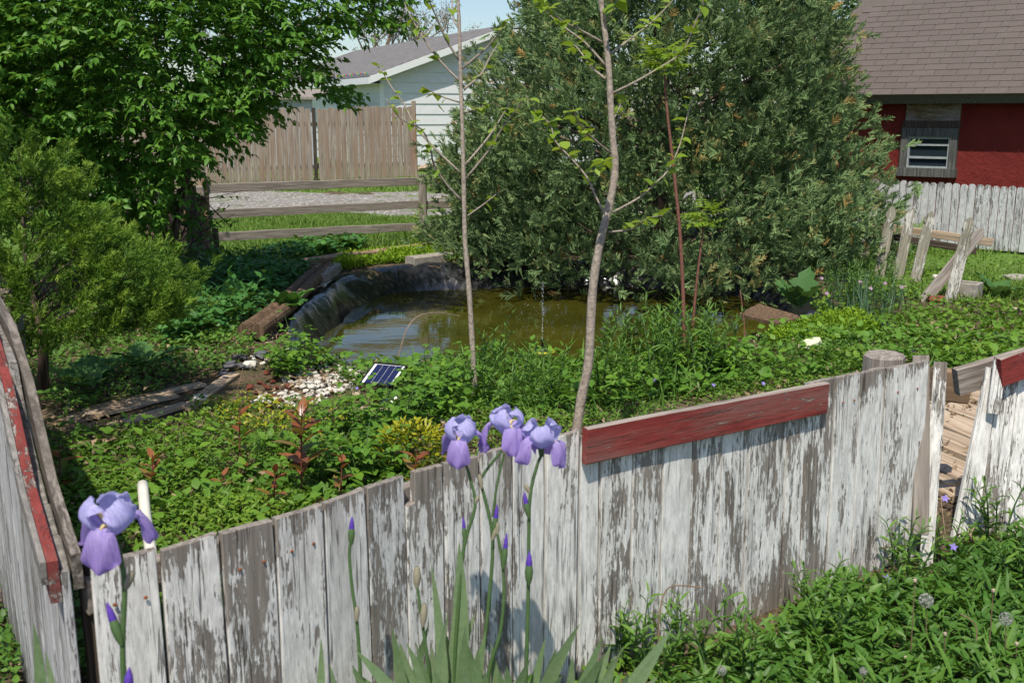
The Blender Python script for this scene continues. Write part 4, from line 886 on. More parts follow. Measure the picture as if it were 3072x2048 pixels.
# --- ground carpets
L4, L8 = leaf4(.42), leaf8(.42)
FRONT = [(1780, 2150), (2060, 2060), (2270, 1990), (2420, 1880), (2490, 1800), (2790, 1790), (2860, 1690), (3072, 1640), (3700, 1560), (3700, 2700), (1700, 2700)]
carpet('vinca_cover', FRONT, 4600, leaf8(.40, .06, .12), .036, .062, .12, M['vinca'], 'glossy dark green vinca covering the ground before the fence', 'ground cover', None, 1, (-.2, 3.2, 1.6, 4.9))
MIDF = [(150, 2600), (1000, 2200), (1650, 2040), (1800, 2400), (1700, 3200), (100, 3200)]
carpet('vinca_cover', MIDF, 2200, leaf8(.40, .06, .12), .030, .045, .10, M['vinca'], 'low vinca at the foot of the front fence under the irises', 'ground cover', None, 2, (-1.6, .9, 1.2, 3.4))
carpet('low_cover', [(1650, 2120), (1780, 1990), (2060, 1950), (2270, 1890), (2420, 1780), (2790, 1720), (2860, 1640), (3200, 1600), (3200, 1700), (2500, 1870), (2270, 2040), (1780, 2200)], 3400, leaf8(.5, .06, .12), .022, .042, .05, M['vinca_in'], 'small low leaves along the foot of the front fence at the right', 'ground cover', None, 14, (-.2, 3.6, 1.6, 4.9))
carpet('grassy_weeds', FRONT, 700, leaf8(.12, .02, .25), .07, .14, .12, M['weed'], 'narrow grass-like leaves mixed into the vinca before the fence', 'ground cover', 1.5, 15, (-.2, 3.2, 1.6, 4.9), tilt=(.5, 1.4))
LEFTO = [(-400, 1800), (30, 1840), (60, 1950), (75, 2300), (-400, 2600)]
carpet('ivy_patch', LEFTO, 4200, leaf8(.62, .05, .1), .022, .038, .12, M['vinca'], 'small leafy patch outside the left side fence at the bottom corner', 'ground cover', None, 3, (-3.4, -.8, 1.8, 4.2))
BEDL = [(120, 1290), (420, 1300), (600, 1290), (760, 1330), (1000, 1400), (1250, 1420), (1250, 1700), (150, 2100), (60, 1600)]
carpet('vine_cover', BEDL, 6600, L8, .022, .046, .11, M['vinca_in'], 'dense small-leaved vine carpet behind the left half of the fence', 'ground cover', 1.5, 4, (-3.2, .8, 2.2, 6.2))
carpet('mixed_weeds', BEDL + [], 420, leaf8(.62, .05, .2), .04, .075, .15, M['bramble'], 'scattered broader weeds in the vine carpet behind the fence', 'ground cover', 1.2, 16, (-3.2, .8, 2.2, 6.2))
BEDM = [(560, 1230), (900, 1215), (1100, 1240), (1400, 1190), (2400, 1130), (2640, 1060), (2640, 1200), (1300, 1500), (1000, 1460), (700, 1350)]
carpet('vine_cover', BEDM, 3400, L8, .022, .038, .10, M['vinca_in'], 'bright vine carpet behind the middle of the front fence', 'ground cover', 1.3, 5, (-2.2, 3.4, 3.2, 7.6))
BANK = [(930, 1075), (1300, 1060), (1700, 1095), (2000, 1105), (2150, 1080), (2330, 1010), (2700, 1010), (3300, 1060), (3300, 1190), (2700, 1090), (2500, 1150), (1300, 1290), (1150, 1220), (940, 1110)]
carpet('bank_weeds', BANK, 2800, leaf8(.38, .06, .2), .032, .058, .09, M['weed'], 'thick low weeds on the near bank of the pond', 'ground cover', 1.8, 6, (-1.8, 5, 5.0, 9.5))
YG = [(560, 1230), (760, 1220), (960, 1260), (1150, 1290), (1180, 1400), (1000, 1380), (700, 1300)]
carpet('yellow_vine_cover', YG, 1500, L8, .024, .036, .10, M['yellowgreen'], 'yellow-green leafy vine below the stone heap', 'ground cover', 2.5, 7, (-2.2, .2, 4.2, 7.2))
carpet('mixed_weeds', BANK, 500, leaf8(.6, .05, .2), .05, .09, .16, M['bramble'], 'scattered broader weeds on the near bank', 'ground cover', 1.2, 17, (-1.8, 5, 5.0, 9.5))
RIGHTL = [(2330, 950), (2500, 880), (2700, 880), (3072, 940), (3700, 900), (3700, 1200), (2950, 1120), (2500, 1120), (2330, 1040)]
carpet('creeper_cover', RIGHTL, 1700, leaf8(.75, .05, .1), .028, .055, .11, M['vinca_in'], 'light green creeping plants on the ground right of the pond', 'ground cover', 1.2, 8, (1.6, 7.5, 6.2, 11.2))
RIGHTF = [(2560, 880), (2600, 720), (3700, 760), (3700, 960), (3072, 940), (2750, 900)]
carpet('yard_weeds', RIGHTF, 260, leaf8(.6, .05, .1), .03, .06, .08, M['vinca_in'], 'low weeds in the grass before the whitewashed fence', 'ground cover', 1.1, 9, (3, 9, 9, 14.6))
LEFTB = [(-400, 1000), (150, 920), (430, 900), (640, 970), (760, 1010), (760, 1080), (620, 1140), (480, 1190), (200, 1260)]
carpet('shade_plants', LEFTB, 1400, L8, .035, .06, .14, M['weed'], 'shaded leafy plants under the young juniper', 'ground cover', None, 10, (-5.5, -1.2, 5.2, 9.6))
LFAR = [(430, 900), (480, 820), (700, 795), (960, 750), (1090, 732), (1095, 750), (960, 780), (800, 820), (980, 840), (900, 900), (770, 1000), (500, 1070), (430, 1000)]
carpet('dark_undergrowth', LFAR, 900, leaf8(.5, .06, .25), .05, .11, .26, M['darkbroad'], 'dark leafy undergrowth left of the pond', 'ground cover', None, 11, (-5, .2, 7.4, 14.2), margin=.45)
def fine(name, poly, area, dens, size, hmax, mat, label, margin=.4, clump=None, seed=0):
    carpet(name, poly, dens, leaf4(.5, .1, .05), size * .6, size * 1.3, hmax, mat, label, 'sedum' if 'sedum' in name else 'ground cover', clump, seed, area, margin, (.2, 1.5))
fine('sedum_patch', [(2320, 1000), (2420, 965), (2560, 975), (2640, 1010), (2560, 1040), (2400, 1045), (2300, 1060)], (1.6, 3.4, 7.2, 9.2), 20000, .026, .17, M['sedum'], 'bright yellow-green mossy sedum mound on the right bank', .1)
fine('sedum_patch', [(980, 835), (1040, 788), (1240, 758), (1400, 733), (1430, 775), (1240, 812), (1030, 850)], (-2.4, 0.2, 11.2, 14.0), 10000, .038, .13, M['sedum'], 'bright yellow-green sedum beyond the far rim of the pond', .42)
fine('sedum_patch', [(1080, 1085), (1240, 1070), (1330, 1090), (1300, 1130), (1200, 1130), (1110, 1110)], (-1.4, -.2, 6.4, 8.0), 9000, .02, .05, M['sedum'], 'small sedum tuft right behind the solar panel', .05)
# straw litter
n = 42000; X = rng.uniform(-4, 4.5, n); Y = rng.uniform(3, 9, n); k = (vnoise(X, Y, 1.1, 21) > .34) & notpond(X, Y, .1) & inside(X, Y); X, Y = X[k], Y[k]; n = len(X)
Mx = basis(rng.uniform(0, 6.28, n), rng.normal(0, .12, n), rng.uniform(-1, 1, n)) * rng.uniform(.04, .13, n)[:, None, None]; tv, tf = blade(.05, .1)
V, F, vv = inst(tv, tf, Mx, np.stack([X, Y, H(X, Y) + rng.random(n) * .02 + .004], -1), rng.random(n)); grown('dry_litter', V, F, vv, M['straw'], 'dry straw and needle litter on the soil inside the fence', 'litter', 'stuff')
n = 9000; X = rng.uniform(-3.5, 4.5, n); Y = rng.uniform(2.3, 8.5, n); k = (vnoise(X, Y, 1.6, 44) > .38) & notpond(X, Y, .1) & inside(X, Y) & fence_ok(X, Y); X, Y = X[k], Y[k]; n = len(X)
tv, tf = leaf4(.5, .2, .25); V, F, vv = inst(tv, tf, basis(rng.uniform(0, 6.28, n), rng.normal(0, .5, n), rng.uniform(-3, 3, n)) * rng.uniform(.025, .06, n)[:, None, None], np.stack([X, Y, H(X, Y) + rng.random(n) * .06 + .01], -1), rng.random(n) * .7)
grown('fallen_leaves', V, F, vv, M['straw'], 'curled brown fallen leaves scattered over the beds inside the fence', 'leaf litter', 'stuff')
n = 300; X = rng.uniform(-3, 4, n); Y = rng.uniform(3, 8, n); k = notpond(X, Y, .1) & inside(X, Y); X, Y = X[k], Y[k]; VV, FF, vvv = [], [], []
for x, y in zip(X, Y):
    a_ = rng.uniform(0, 6.28); L_ = rng.uniform(.1, .35); z_ = H1(x, y) + rng.uniform(.02, .07); Vt, Ft = tube([(x, y, z_), (x + math.cos(a_) * L_, y + math.sin(a_) * L_, z_ + rng.uniform(-.03, .05))], .003, 3); k_ = len(VV); VV += [tuple(v) for v in Vt]; FF += [tuple(i + k_ for i in f) for f in Ft if len(f) == 4]
grown('twig_litter', np.array(VV), np.array(FF), np.random.default_rng(1).random(len(VV)) * .5, M['straw'], 'thin dead twigs lying among the plants inside the fence', 'twigs', 'stuff')
# lawn blades
def blades(name, n, keep, area, smin, smax, mat, label, wd=.07, tilt=.35, clump=None, seed=0):
    x0, x1, y0, y1 = area; X = rng.uniform(x0, x1, n); Y = rng.uniform(y0, y1, n); k = keep(X, Y)
    if clump: k &= vnoise(X, Y, clump, seed) > rng.uniform(.1, .8, n)
    X, Y = X[k], Y[k]; n = len(X); tv, tf = blade(wd, .35); s = rng.uniform(smin, smax, n) * (.6 + .8 * vnoise(X, Y, 1.7, seed + 2))
    Mx = basis(rng.uniform(0, 6.28, n), np.clip(rng.normal(1.57 - tilt, .3, n), .3, 1.57), rng.uniform(-1, 1, n)) * s[:, None, None]
    V, F, vv = inst(tv, tf, Mx, np.stack([X, Y, H(X, Y)], -1), np.clip(rng.normal(.5, .22, n), 0, 1)); grown(name, V, F, vv, mat, label, 'grass', 'stuff')
blades('lawn_grass', 90000, lambda x, y: (behind_rail(x, y + .75) & ((x > -3.2) | behind_rail(x, y - .05))) & (y < 17.9 + .35 * np.sin(x * 1.3)) & (x < 1), (-5.5, 1.2, 11.4, 18.2), .05, .10, M['lawn_blade'], 'short mown lawn grass behind the rail fence', .13)
blades('far_lawn_grass', 10000, lambda x, y: (x < 1.5), (-9, 1.5, 22.3, 26), .06, .11, M['lawn_blade'], 'strip of lawn grass along the foot of the brown fence', .2)
blades('yard_grass', 60000, lambda x, y: (x > 3.2) , (3.2, 9.5, 9.4, 14.6), .05, .12, M['lawn_blade'], 'grass in the yard before the red house', .12, clump=.9, seed=31)
blades('fence_grass', 5000, lambda x, y: np.abs(y - (RA.y + (x - RA.x) * (RB.y - RA.y) / (RB.x - RA.x))) < .35, (-4.2, -.8, 11.2, 14.6), .12, .30, M['lawn_blade'], 'taller grass along the foot of the rail fence', .05, .5)
blades('bank_grass', 9000, lambda x, y: inpoly(*proj(x, y, 0 * x)[:2], [(1150, 1120), (1600, 1080), (2400, 1090), (2700, 1080), (3300, 1150), (2500, 1190), (1500, 1330), (1150, 1300)]) & inside(x, y) & notpond(x, y), (-1.5, 4.5, 4.2, 7.0), .10, .24, M['weed'], 'long grass blades among the bank weeds', .05, .6, .9, 12)
blades('chive_clump', 2600, lambda x, y: inpoly(*proj(x, y, 0 * x)[:2], [(2450, 960), (2480, 900), (2560, 870), (2720, 890), (2730, 960), (2600, 985)]), (2.4, 4.6, 7.8, 11.5), .16, .32, M['chive'], 'blue-green clump of chives on the right bank', .022, .3)

# --- upright weeds and brambles (things)
def weed_mesh(seed, h, nl, ll, wd, spread, kind='lance'):
    r = np.random.default_rng(seed); parts_s = []; parts_l = []; ns = {'lance': 5, 'bramble': 4, 'maple': 3}[kind]
    for s in range(ns):
        a = r.uniform(0, 6.28); ln_ = h * r.uniform(.65, 1.05); lean = r.uniform(.05, spread)
        pts = [Vector((math.cos(a) * lean * ln_ * t * t + math.cos(a) * .03, math.sin(a) * lean * ln_ * t * t + math.sin(a) * .03, ln_ * t * (1 - .12 * t))) for t in np.linspace(0, 1, 6)]
        V, F = tube(pts, [.0045 * (1 - .7 * i / 5) for i in range(6)], 4); F = [f for f in F if len(f) == 4]; parts_s.append((np.array([tuple(v) for v in V]), np.array(F), np.full(len(V), .3)))
        T, Y_, P_, S_ = [], [], [], []
        for i in range(nl):
            t = .18 + .82 * i / (nl - 1); q = pts[0].lerp(pts[0], 0); f_ = t * 5; k = min(int(f_), 4); q = pts[k].lerp(pts[k + 1], f_ - k)
            if kind == 'lance':
                T.append(tuple(q)); Y_.append(i * 2.4 + a); P_.append(r.uniform(.15, .8) + .5 * t); S_.append(ll * r.uniform(.7, 1.1) * (1.15 - .5 * t))
            else:
                yaw = i * 2.4 + a
                off = Vector((math.cos(yaw), math.sin(yaw), .35)) * ll * .8; qq = q + off * r.uniform(.3, .9)
                for dy in ((0, 1.15, -1.15) if kind == 'bramble' else (0, .8, -.8, 1.6, -1.6)): T.append(tuple(qq)); Y_.append(yaw + dy); P_.append(r.uniform(-.35, .35)); S_.append(ll * r.uniform(.75, 1.1) * (1 if dy == 0 else .85) * (1.1 - .4 * t))
        n = len(T); Mx = basis(np.array(Y_), np.array(P_), r.normal(0, .3, n)) * np.array(S_)[:, None, None]
        tpl = leaf8(wd, .06, .3 if kind == 'lance' else .15)
        parts_l.append(inst(tpl[0], tpl[1], Mx, np.array(T), np.clip(r.normal(.5, .2, n), 0, 1)))
    return cat3(parts_s), cat3(parts_l)
protos = {}
def proto(key, *a, mat='weed', stem='green_stem', **k):
    (sv_, sf, svv), (lv, lf_, lvv) = weed_mesh(*a, **k); protos[key] = (npmesh('stem', sv_, sf, M[stem], svv), npmesh('foliage', lv, lf_, M[mat], lvv))
for i in range(4): proto('lance%d' % i, 100 + i, .48, 17, .105, .15, .45, mat='weed')
for i in range(3): proto('bramble%d' % i, 120 + i, .36, 9, .075, .62, .7, kind='bramble', mat='bramble')
for i in range(2): proto('broad%d' % i, 130 + i, .34, 8, .13, .55, .6, kind='lance', mat='darkbroad')
for i in range(3): proto('front%d' % i, 140 + i, .26, 12, .075, .2, .35, mat='weed')
def plant(key, x, y, s, label, cat, group, name, z=None):
    root = thing(name, label, cat, (x, y, H1(x, y) - .01 if z is None else z), group)
    m = Matrix.Translation((x, y, H1(x, y) - .01 if z is None else z)) @ Matrix.Rotation(random.random() * 6.28, 4, 'Z') @ Matrix.Scale(s, 4)
    a, b_ = protos[key]; obj('stem', a, root, m); o = obj('foliage', b_, root, m); o['kind'] = 'stuff'; return root
ORD = 'first second third fourth fifth sixth seventh eighth ninth tenth eleventh twelfth thirteenth fourteenth'.split()
def plants(pts, keys, smin, smax, label, cat, group, name):
    base = label
    for i, (px, py) in enumerate(sorted(pts)):
        label = ORD[i] + ' from the left ' + base.replace('one of', 'of')
        c = G(px, py)
        if c.y > 6.95 and inpoly([c.x], [c.y + .15], POND)[0]: c.y = 6.95 + random.uniform(-.25, .1)
        plant(keys[i % len(keys)], c.x, c.y, random.uniform(smin, smax), label, cat, group, name)
LK = ['lance0', 'lance1', 'lance2', 'lance3']; BK = ['bramble0', 'bramble1', 'bramble2']
plants([(1500, 1150), (1560, 1190), (1610, 1160), (1450, 1230), (1530, 1250), (1600, 1240), (1480, 1110), (1660, 1210)], LK, .75, 1.05, 'one of the narrow-leaved weeds between the two bare-stemmed saplings', 'weed', 'narrow-leaved weeds between the saplings', 'tall_weed')
plants([(1790, 1110), (1850, 1140), (1920, 1100), (1980, 1130), (1880, 1190), (1960, 1180), (1800, 1190), (2040, 1130), (2090, 1110), (2140, 1120)], LK, .8, 1.15, 'one of the narrow-leaved weeds right of the thicker sapling', 'weed', 'narrow-leaved weeds right of the thicker sapling', 'tall_weed')
plants([(2010, 1090), (2070, 1100), (2120, 1080), (2180, 1090), (1940, 1120), (1870, 1100), (1990, 1150), (2100, 1150)], LK, 1.0, 1.3, 'one of the tall leafy weeds before the red-stemmed saplings', 'weed', 'tall leafy weeds before the red-stemmed saplings', 'tall_weed')
plants([(2200, 1100), (2290, 1090), (2370, 1110), (2240, 1150), (2480, 1100), (2540, 1060)], LK, .4, .65, 'one of the short weeds along the right end of the bank', 'weed', 'short weeds on the right bank', 'bank_weed')
plants([(2490, 900), (2560, 880), (2620, 870), (2680, 880), (2540, 930), (2640, 930), (2600, 840)], LK, .7, 1.0, 'one of the leafy weeds beneath the leaning pickets', 'weed', 'leafy weeds beneath the leaning pickets', 'picket_weed')
plants([(840, 1120), (880, 1090), (930, 1080), (900, 1060), (960, 1110), (870, 1140)], BK, .8, 1.1, 'one of the light green brambles beside the log ends', 'bramble', 'brambles beside the log ends', 'bramble')
plants([(1310, 1180), (1340, 1210), (1370, 1150), (1290, 1250), (1400, 1190), (1320, 1250), (1420, 1130)], BK, .8, 1.15, 'one of the brambles around the foot of the thinner sapling', 'bramble', 'brambles around the thinner sapling', 'bramble')
plants([(2060, 1000), (2100, 1030), (2000, 1060)], BK, .9, 1.15, 'one of the brambles at the water edge by the red-stemmed sapling', 'bramble', 'brambles at the water edge', 'bramble')
plants([(1080, 1360), (1120, 1420), (1000, 1330), (1040, 1440), (1150, 1370), (960, 1300)], BK, .6, .85, 'one of the small brambles behind the left middle of the fence', 'bramble', 'small brambles behind the fence', 'bramble')
plants([(1010, 1390), (1070, 1330), (1130, 1300), (1180, 1340), (1090, 1470), (1160, 1440), (940, 1420), (1220, 1300)], BK, .85, 1.15, 'one of the leafy brambles between the red seedlings and the yellow shrub', 'bramble', 'leafy brambles left of the yellow shrub', 'bramble')
plants([(430, 1400), (500, 1430), (560, 1380), (780, 1400), (850, 1370), (970, 1470), (1050, 1250), (1060, 1290), (1230, 1300), (640, 1440)], LK, .32, .6, 'one of the spiky green tufts in the vine carpet', 'weed', 'spiky tufts in the vine carpet', 'leafy_tuft')
plants([(560, 960), (640, 930), (700, 900), (600, 1010), (680, 990), (740, 950), (780, 900), (650, 870), (540, 1040), (720, 860)], ['broad0', 'broad1'], .8, 1.3, 'one of the dark broad-leaved plants left of the pond', 'plant', 'dark broad-leaved plants left of the pond', 'broad_plant')
# weeds at the foot of the front fence, right side
fw = [(1830, 1980), (1900, 2010), (1960, 2040), (2060, 2000), (2150, 2030), (2450, 1870), (2470, 1960), (2230, 2060), (2690, 1720), (2720, 1790), (2600, 1850), (2830, 1700), (2990, 1640), (3040, 1760)]
for i, (px, py) in enumerate(sorted(fw)):
    c = G(px, py); plant('front%d' % (i % 3), c.x, c.y, random.uniform(.95, 1.3), ORD[i] + ' from the left of the slender green shoots rising before the fence', 'weed', 'slender shoots before the fence', 'green_shoot')
# big-leaved plants
def bigleaf(name, label, pts, D0, L_, mat='burdock', lobed=True, group=None, cat='plant', tilt=(.2, .9)):
    c = G(*pts[0]); root = thing(name, label, cat, (c.x, c.y, 0), group)
    for i in range(pts[1]):
        a = i * 2.4 + random.random(); ll = L_ * random.uniform(.7, 1.1); n = 9; V, F = [], []; pt = random.uniform(*tilt)
        for j in range(n + 1):
            t = j / n; w_ = .34 * ll * math.sin(math.pi * min(1, t ** .75 * .97 + .03)) * (1 + (.28 * math.sin(j * 2.9) if lobed else 0)); y = ll * t; z = -.25 * ll * t * t + .02
            for k in (-1, -.5, 0, .5, 1): V.append((k * w_, y, z + .08 * abs(k) * w_ * 2 + .012 * math.sin(j * 2.2 + k * 4)))
        for j in range(n):
            for k in range(4): F.append((j * 5 + k, j * 5 + k + 1, (j + 1) * 5 + k + 1, (j + 1) * 5 + k))
        me = npmesh('leaf', np.array(V), np.array(F), M[mat], np.full(len(V), random.random()), smooth=True)
        m = Matrix.Translation((c.x, c.y, .03)) @ Matrix.Rotation(a, 4, 'Z') @ Matrix.Translation((0, .04, .02)) @ Matrix.Rotation(pt, 4, 'X'); obj('leaf', me, root, m)
bigleaf('burdock', 'pale burdock with wide lobed leaves behind the young juniper trunk', ((255, 1185), 6), 6.8, .30)
bigleaf('burdock', 'pale burdock with lobed leaves right of the juniper trunk', ((430, 1120), 6), 7, .30)
bigleaf('rhubarb', 'pale crinkled broad-leaved plant at the cedar edge on the right bank', ((2395, 935), 7), 9, .36, tilt=(.7, 1.35))
bigleaf('rhubarb', 'broad-leaved plant beside the concrete block at the right', ((2990, 900), 5), 9.8, .26, tilt=(.5, 1.2))
for i, (q, lb) in enumerate([((790, 885), 'broad dark-leaved plant at the far end of the log'), ((700, 925), 'broad dark-leaved plant in the deep shade left of the log'), ((960, 775), 'broad dark-leaved plant behind the far timber'), ((1060, 755), 'broad dark-leaved plant under the bottom rail'), ((860, 950), 'broad dark-leaved plant halfway along the log')]):
    bigleaf('horseradish', lb, (q, 11), 9, .27, 'darkbroad', False, tilt=(.3, 1.2))
# red-leaved seedlings
def redplant(px, py, h, nl, ll, label, D=None, lo=0.0):
    c = G(px, py); root = thing('red_seedling', label, 'seedling', (c.x, c.y, 0)); top = Vector((c.x + .02, c.y, h)); pts = [Vector((c.x, c.y, 0)), Vector((c.x + .01, c.y, h * .5)), top]
    V, F = tube(pts, [.005, .004, .002], 5); mkw('stem', V, F, M['red_bark'], root)
    lm = []
    for v_ in (.05, .3, .55, .9):
        tv, tf = leaf8(.42, .06, .25); lm.append(npmesh('leaf', tv, tf, M['redleaf'], np.full(len(tv), v_), smooth=True))
    for i in range(nl):
        t = .25 + .75 * i / nl; q = pts[0].lerp(top, t); a = i * 2.4 + px; s = ll * random.uniform(.75, 1.1) * (1.1 - .5 * t)
        m = Matrix.Translation(q) @ Matrix.Rotation(a, 4, 'Z') @ Matrix.Rotation(random.uniform(-.1, .7) + t * .5, 4, 'X') @ Matrix.Scale(s, 4); obj('leaf', lm[(i * 3) % 4 if t < .7 else (i % 2)], root, m)
redplant(905, 1500, .46, 16, .17, 'largest red-leaved seedling left of the three irises')
redplant(720, 1450, .38, 7, .13, 'thin dark seedling with few leaves left of the largest red one'); redplant(1020, 1540, .28, 9, .12, 'short orange-red seedling just behind the fence top')
redplant(455, 1500, .22, 8, .12, 'small orange-leaved seedling behind the left iris'); redplant(1240, 1480, .22, 7, .12, 'red-brown seedling by the yellow-leaved shrub')
redplant(820, 1560, .24, 9, .11, 'low reddish seedling in the vine carpet behind the fence'); redplant(660, 1500, .13, 6, .09, 'tiny red-tipped seedling in the middle of the vine carpet')
redplant(180, 1480, .24, 6, .15, 'green-and-rust seedling against the juniper trunk foot'); redplant(1360, 1450, .2, 6, .1, 'red seedling hidden behind the middle iris flowers')
# yellow euonymus shrub
c = G(1240, 1400); n = 700; a = rng.uniform(0, 6.28, n); el = np.arcsin(rng.random(n)); rr = .19 * rng.uniform(.55, 1, n) ** .5
X, Y, Z = c.x + rr * np.cos(a) * np.cos(el) * 1.15, c.y + rr * np.sin(a) * np.cos(el), .04 + rr * np.sin(el) * 1.05
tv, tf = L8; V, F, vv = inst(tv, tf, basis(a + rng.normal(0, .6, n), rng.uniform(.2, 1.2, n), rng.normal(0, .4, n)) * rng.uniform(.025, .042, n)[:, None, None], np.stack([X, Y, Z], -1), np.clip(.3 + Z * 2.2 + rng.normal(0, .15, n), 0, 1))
root = thing('golden_shrub', 'small golden-yellow leaved shrub behind the left iris of the three', 'shrub', (c.x, c.y, 0)); grown('foliage', V, F, vv, M['yellowgreen'], None, None, 'stuff', root, (c.x, c.y, 0))
V, F = tube([(c.x, c.y, 0), (c.x, c.y, .12)], .006, 5); mkw('stem', V, F, M['bark'], root)

# ============================================================ SAPLINGS
def heart_leaf(var, mat='redbud'):
    V = [(0, 0, 0), (-.34, -.10, .05), (-.5, .22, .09), (-.33, .62, .05), (0, 1, -.16), (.33, .62, .05), (.5, .22, .09), (.34, -.10, .05), (0, .4, -.02)]
    F = [(8, 1, 0), (8, 2, 1), (8, 3, 2), (8, 4, 3), (8, 5, 4), (8, 6, 5), (8, 7, 6), (8, 0, 7)]
    return npmesh('leaf', np.array(V), np.array(F), M[mat], np.full(len(V), var), smooth=True)
HLM = [heart_leaf(v) for v in (.1, .35, .6, .9)]
def sapling(name, label, trunk, D, rads, branches, leafsz, nleaf, mat, off=(1024, 0, 2.24), lm=None, dd=.35, cat='sapling', basez=None):
    tp = [P(x, y, D) for x, y in trunk]; base = tp[0]; root = thing(name, label, cat, (base.x, base.y, min(base.z, 0.0) if basez is None else basez))
    sp = smoothpts(tp, 3); n = len(sp); V, F = tube(sp, [rads[0] + (rads[1] - rads[0]) * i / (n - 1) + .0012 * math.sin(i * 2.3) for i in range(n)], 9); mkw('trunk', V, F, M[mat], root, True)
    lm = lm or HLM; cnt = 0
    for bi, br in enumerate(branches):
        k = len(br); sgn = (-1) ** bi
        pts = [P(off[0] + x / off[2], off[1] + y / off[2], D + sgn * dd * (i / (k - 1)) ** 1.2 * (.4 + .6 * ((bi * 7) % 5) / 4)) for i, (x, y) in enumerate(br)]
        sp = smoothpts(pts, 3); m = len(sp); V, F = tube(sp, [(.0078 if k > 3 else .0055) * D / 6 * (1 - .68 * i / (m - 1)) for i in range(m)], 5); mkw('branch', V, F, M[mat], root, True)
        nl = max(2, int(nleaf * k / 5))
        for i in range(nl):
            t = (.25 + .75 * (i + random.random() * .5) / nl); f_ = min(t, .999) * (m - 1); j = int(f_); q = sp[j].lerp(sp[min(j + 1, m - 1)], f_ - j)
            for rep in range(2 if t > .5 and random.random() < .6 else 1):
                a = random.random() * 6.28; s = leafsz * random.uniform(.55, 1.15)
                mm = Matrix.Translation(q) @ Matrix.Rotation(a, 4, 'Z') @ Matrix.Rotation(random.uniform(-.9, .7), 4, 'X') @ Matrix.Rotation(random.uniform(-.5, .5), 4, 'Y') @ Matrix.Translation((0, .008, 0)) @ Matrix.Scale(s, 4)
                obj('leaf', random.choice(lm), root, mm); cnt += 1
    return root
B1 = [[(795, 545), (700, 450), (600, 330), (510, 190), (440, 60), (400, -40)], [(795, 410), (700, 260), (640, 120), (590, 0), (570, -60)], [(790, 190), (755, 130), (745, 0), (745, -60)],
      [(810, 465), (980, 320), (1060, 220), (1140, 110)], [(825, 600), (940, 500), (1000, 380), (1060, 290)], [(800, 690), (650, 640), (540, 575)],
      [(800, 1160), (620, 990), (500, 850), (420, 700), (340, 590), (280, 490), (230, 430)], [(805, 1345), (700, 1230), (620, 1100), (600, 1000), (540, 870), (400, 800), (300, 660)],
      [(830, 1110), (960, 960), (1050, 830), (1140, 680)], [(835, 1205), (1000, 1000), (1090, 850), (1160, 760), (1230, 660)], [(850, 1450), (960, 1370), (1060, 1290)], [(820, 760), (920, 730), (990, 690)]]
sapling('sapling', 'thinner bare-stemmed young tree with sparse bright leaves, left of the two pale trunks', [(1428, 1235), (1424, 1160), (1415, 1000), (1408, 880), (1398, 760), (1394, 700), (1390, 491), (1387, 380), (1383, 268), (1378, 89), (1374, 0), (1370, -120)], 6.3, (.0185, .0095), B1, .060, 6, 'pale_bark')
B2 = [[(1775, 440), (1640, 290), (1480, 170), (1380, 80), (1330, -20)], [(1755, 285), (1600, 200), (1480, 140), (1380, 50), (1300, -30)], [(1775, 530), (1680, 450), (1600, 340), (1560, 300)], [(1775, 160), (1830, 60), (1860, -20)],
      [(1800, 370), (1920, 280), (2050, 180), (2130, 110), (2230, 0)], [(1815, 630), (1980, 550), (2150, 450), (2294, 350), (2360, 200), (2420, 60), (2440, -30)], [(1830, 800), (1870, 720), (1890, 650)],
      [(1820, 1035), (1700, 940), (1600, 830), (1560, 740)], [(1775, 1450), (1700, 1300), (1650, 1190), (1540, 1060), (1440, 950), (1400, 830), (1310, 750), (1240, 640)], [(1650, 1170), (1740, 1120), (1760, 1080)],
      [(1820, 1430), (2000, 1330), (2100, 1240), (2200, 1140), (2280, 960), (2330, 760), (2400, 600)], [(1795, 1560), (1950, 1540), (2050, 1470), (2150, 1450)], [(1830, 930), (1870, 750)]]
sapling('sapling', 'thicker curved young tree with bright heart-shaped leaves rising behind the red trim', [(1722, 1420), (1728, 1310), (1745, 1190), (1766, 1085), (1776, 900), (1790, 780), (1812, 680), (1836, 580), (1846, 500), (1839, 420), (1832, 310), (1826, 200), (1814, 90), (1803, 0), (1796, -120)], 4.7, (.0245, .0112), B2, .056, 10, 'pale_bark', basez=0)
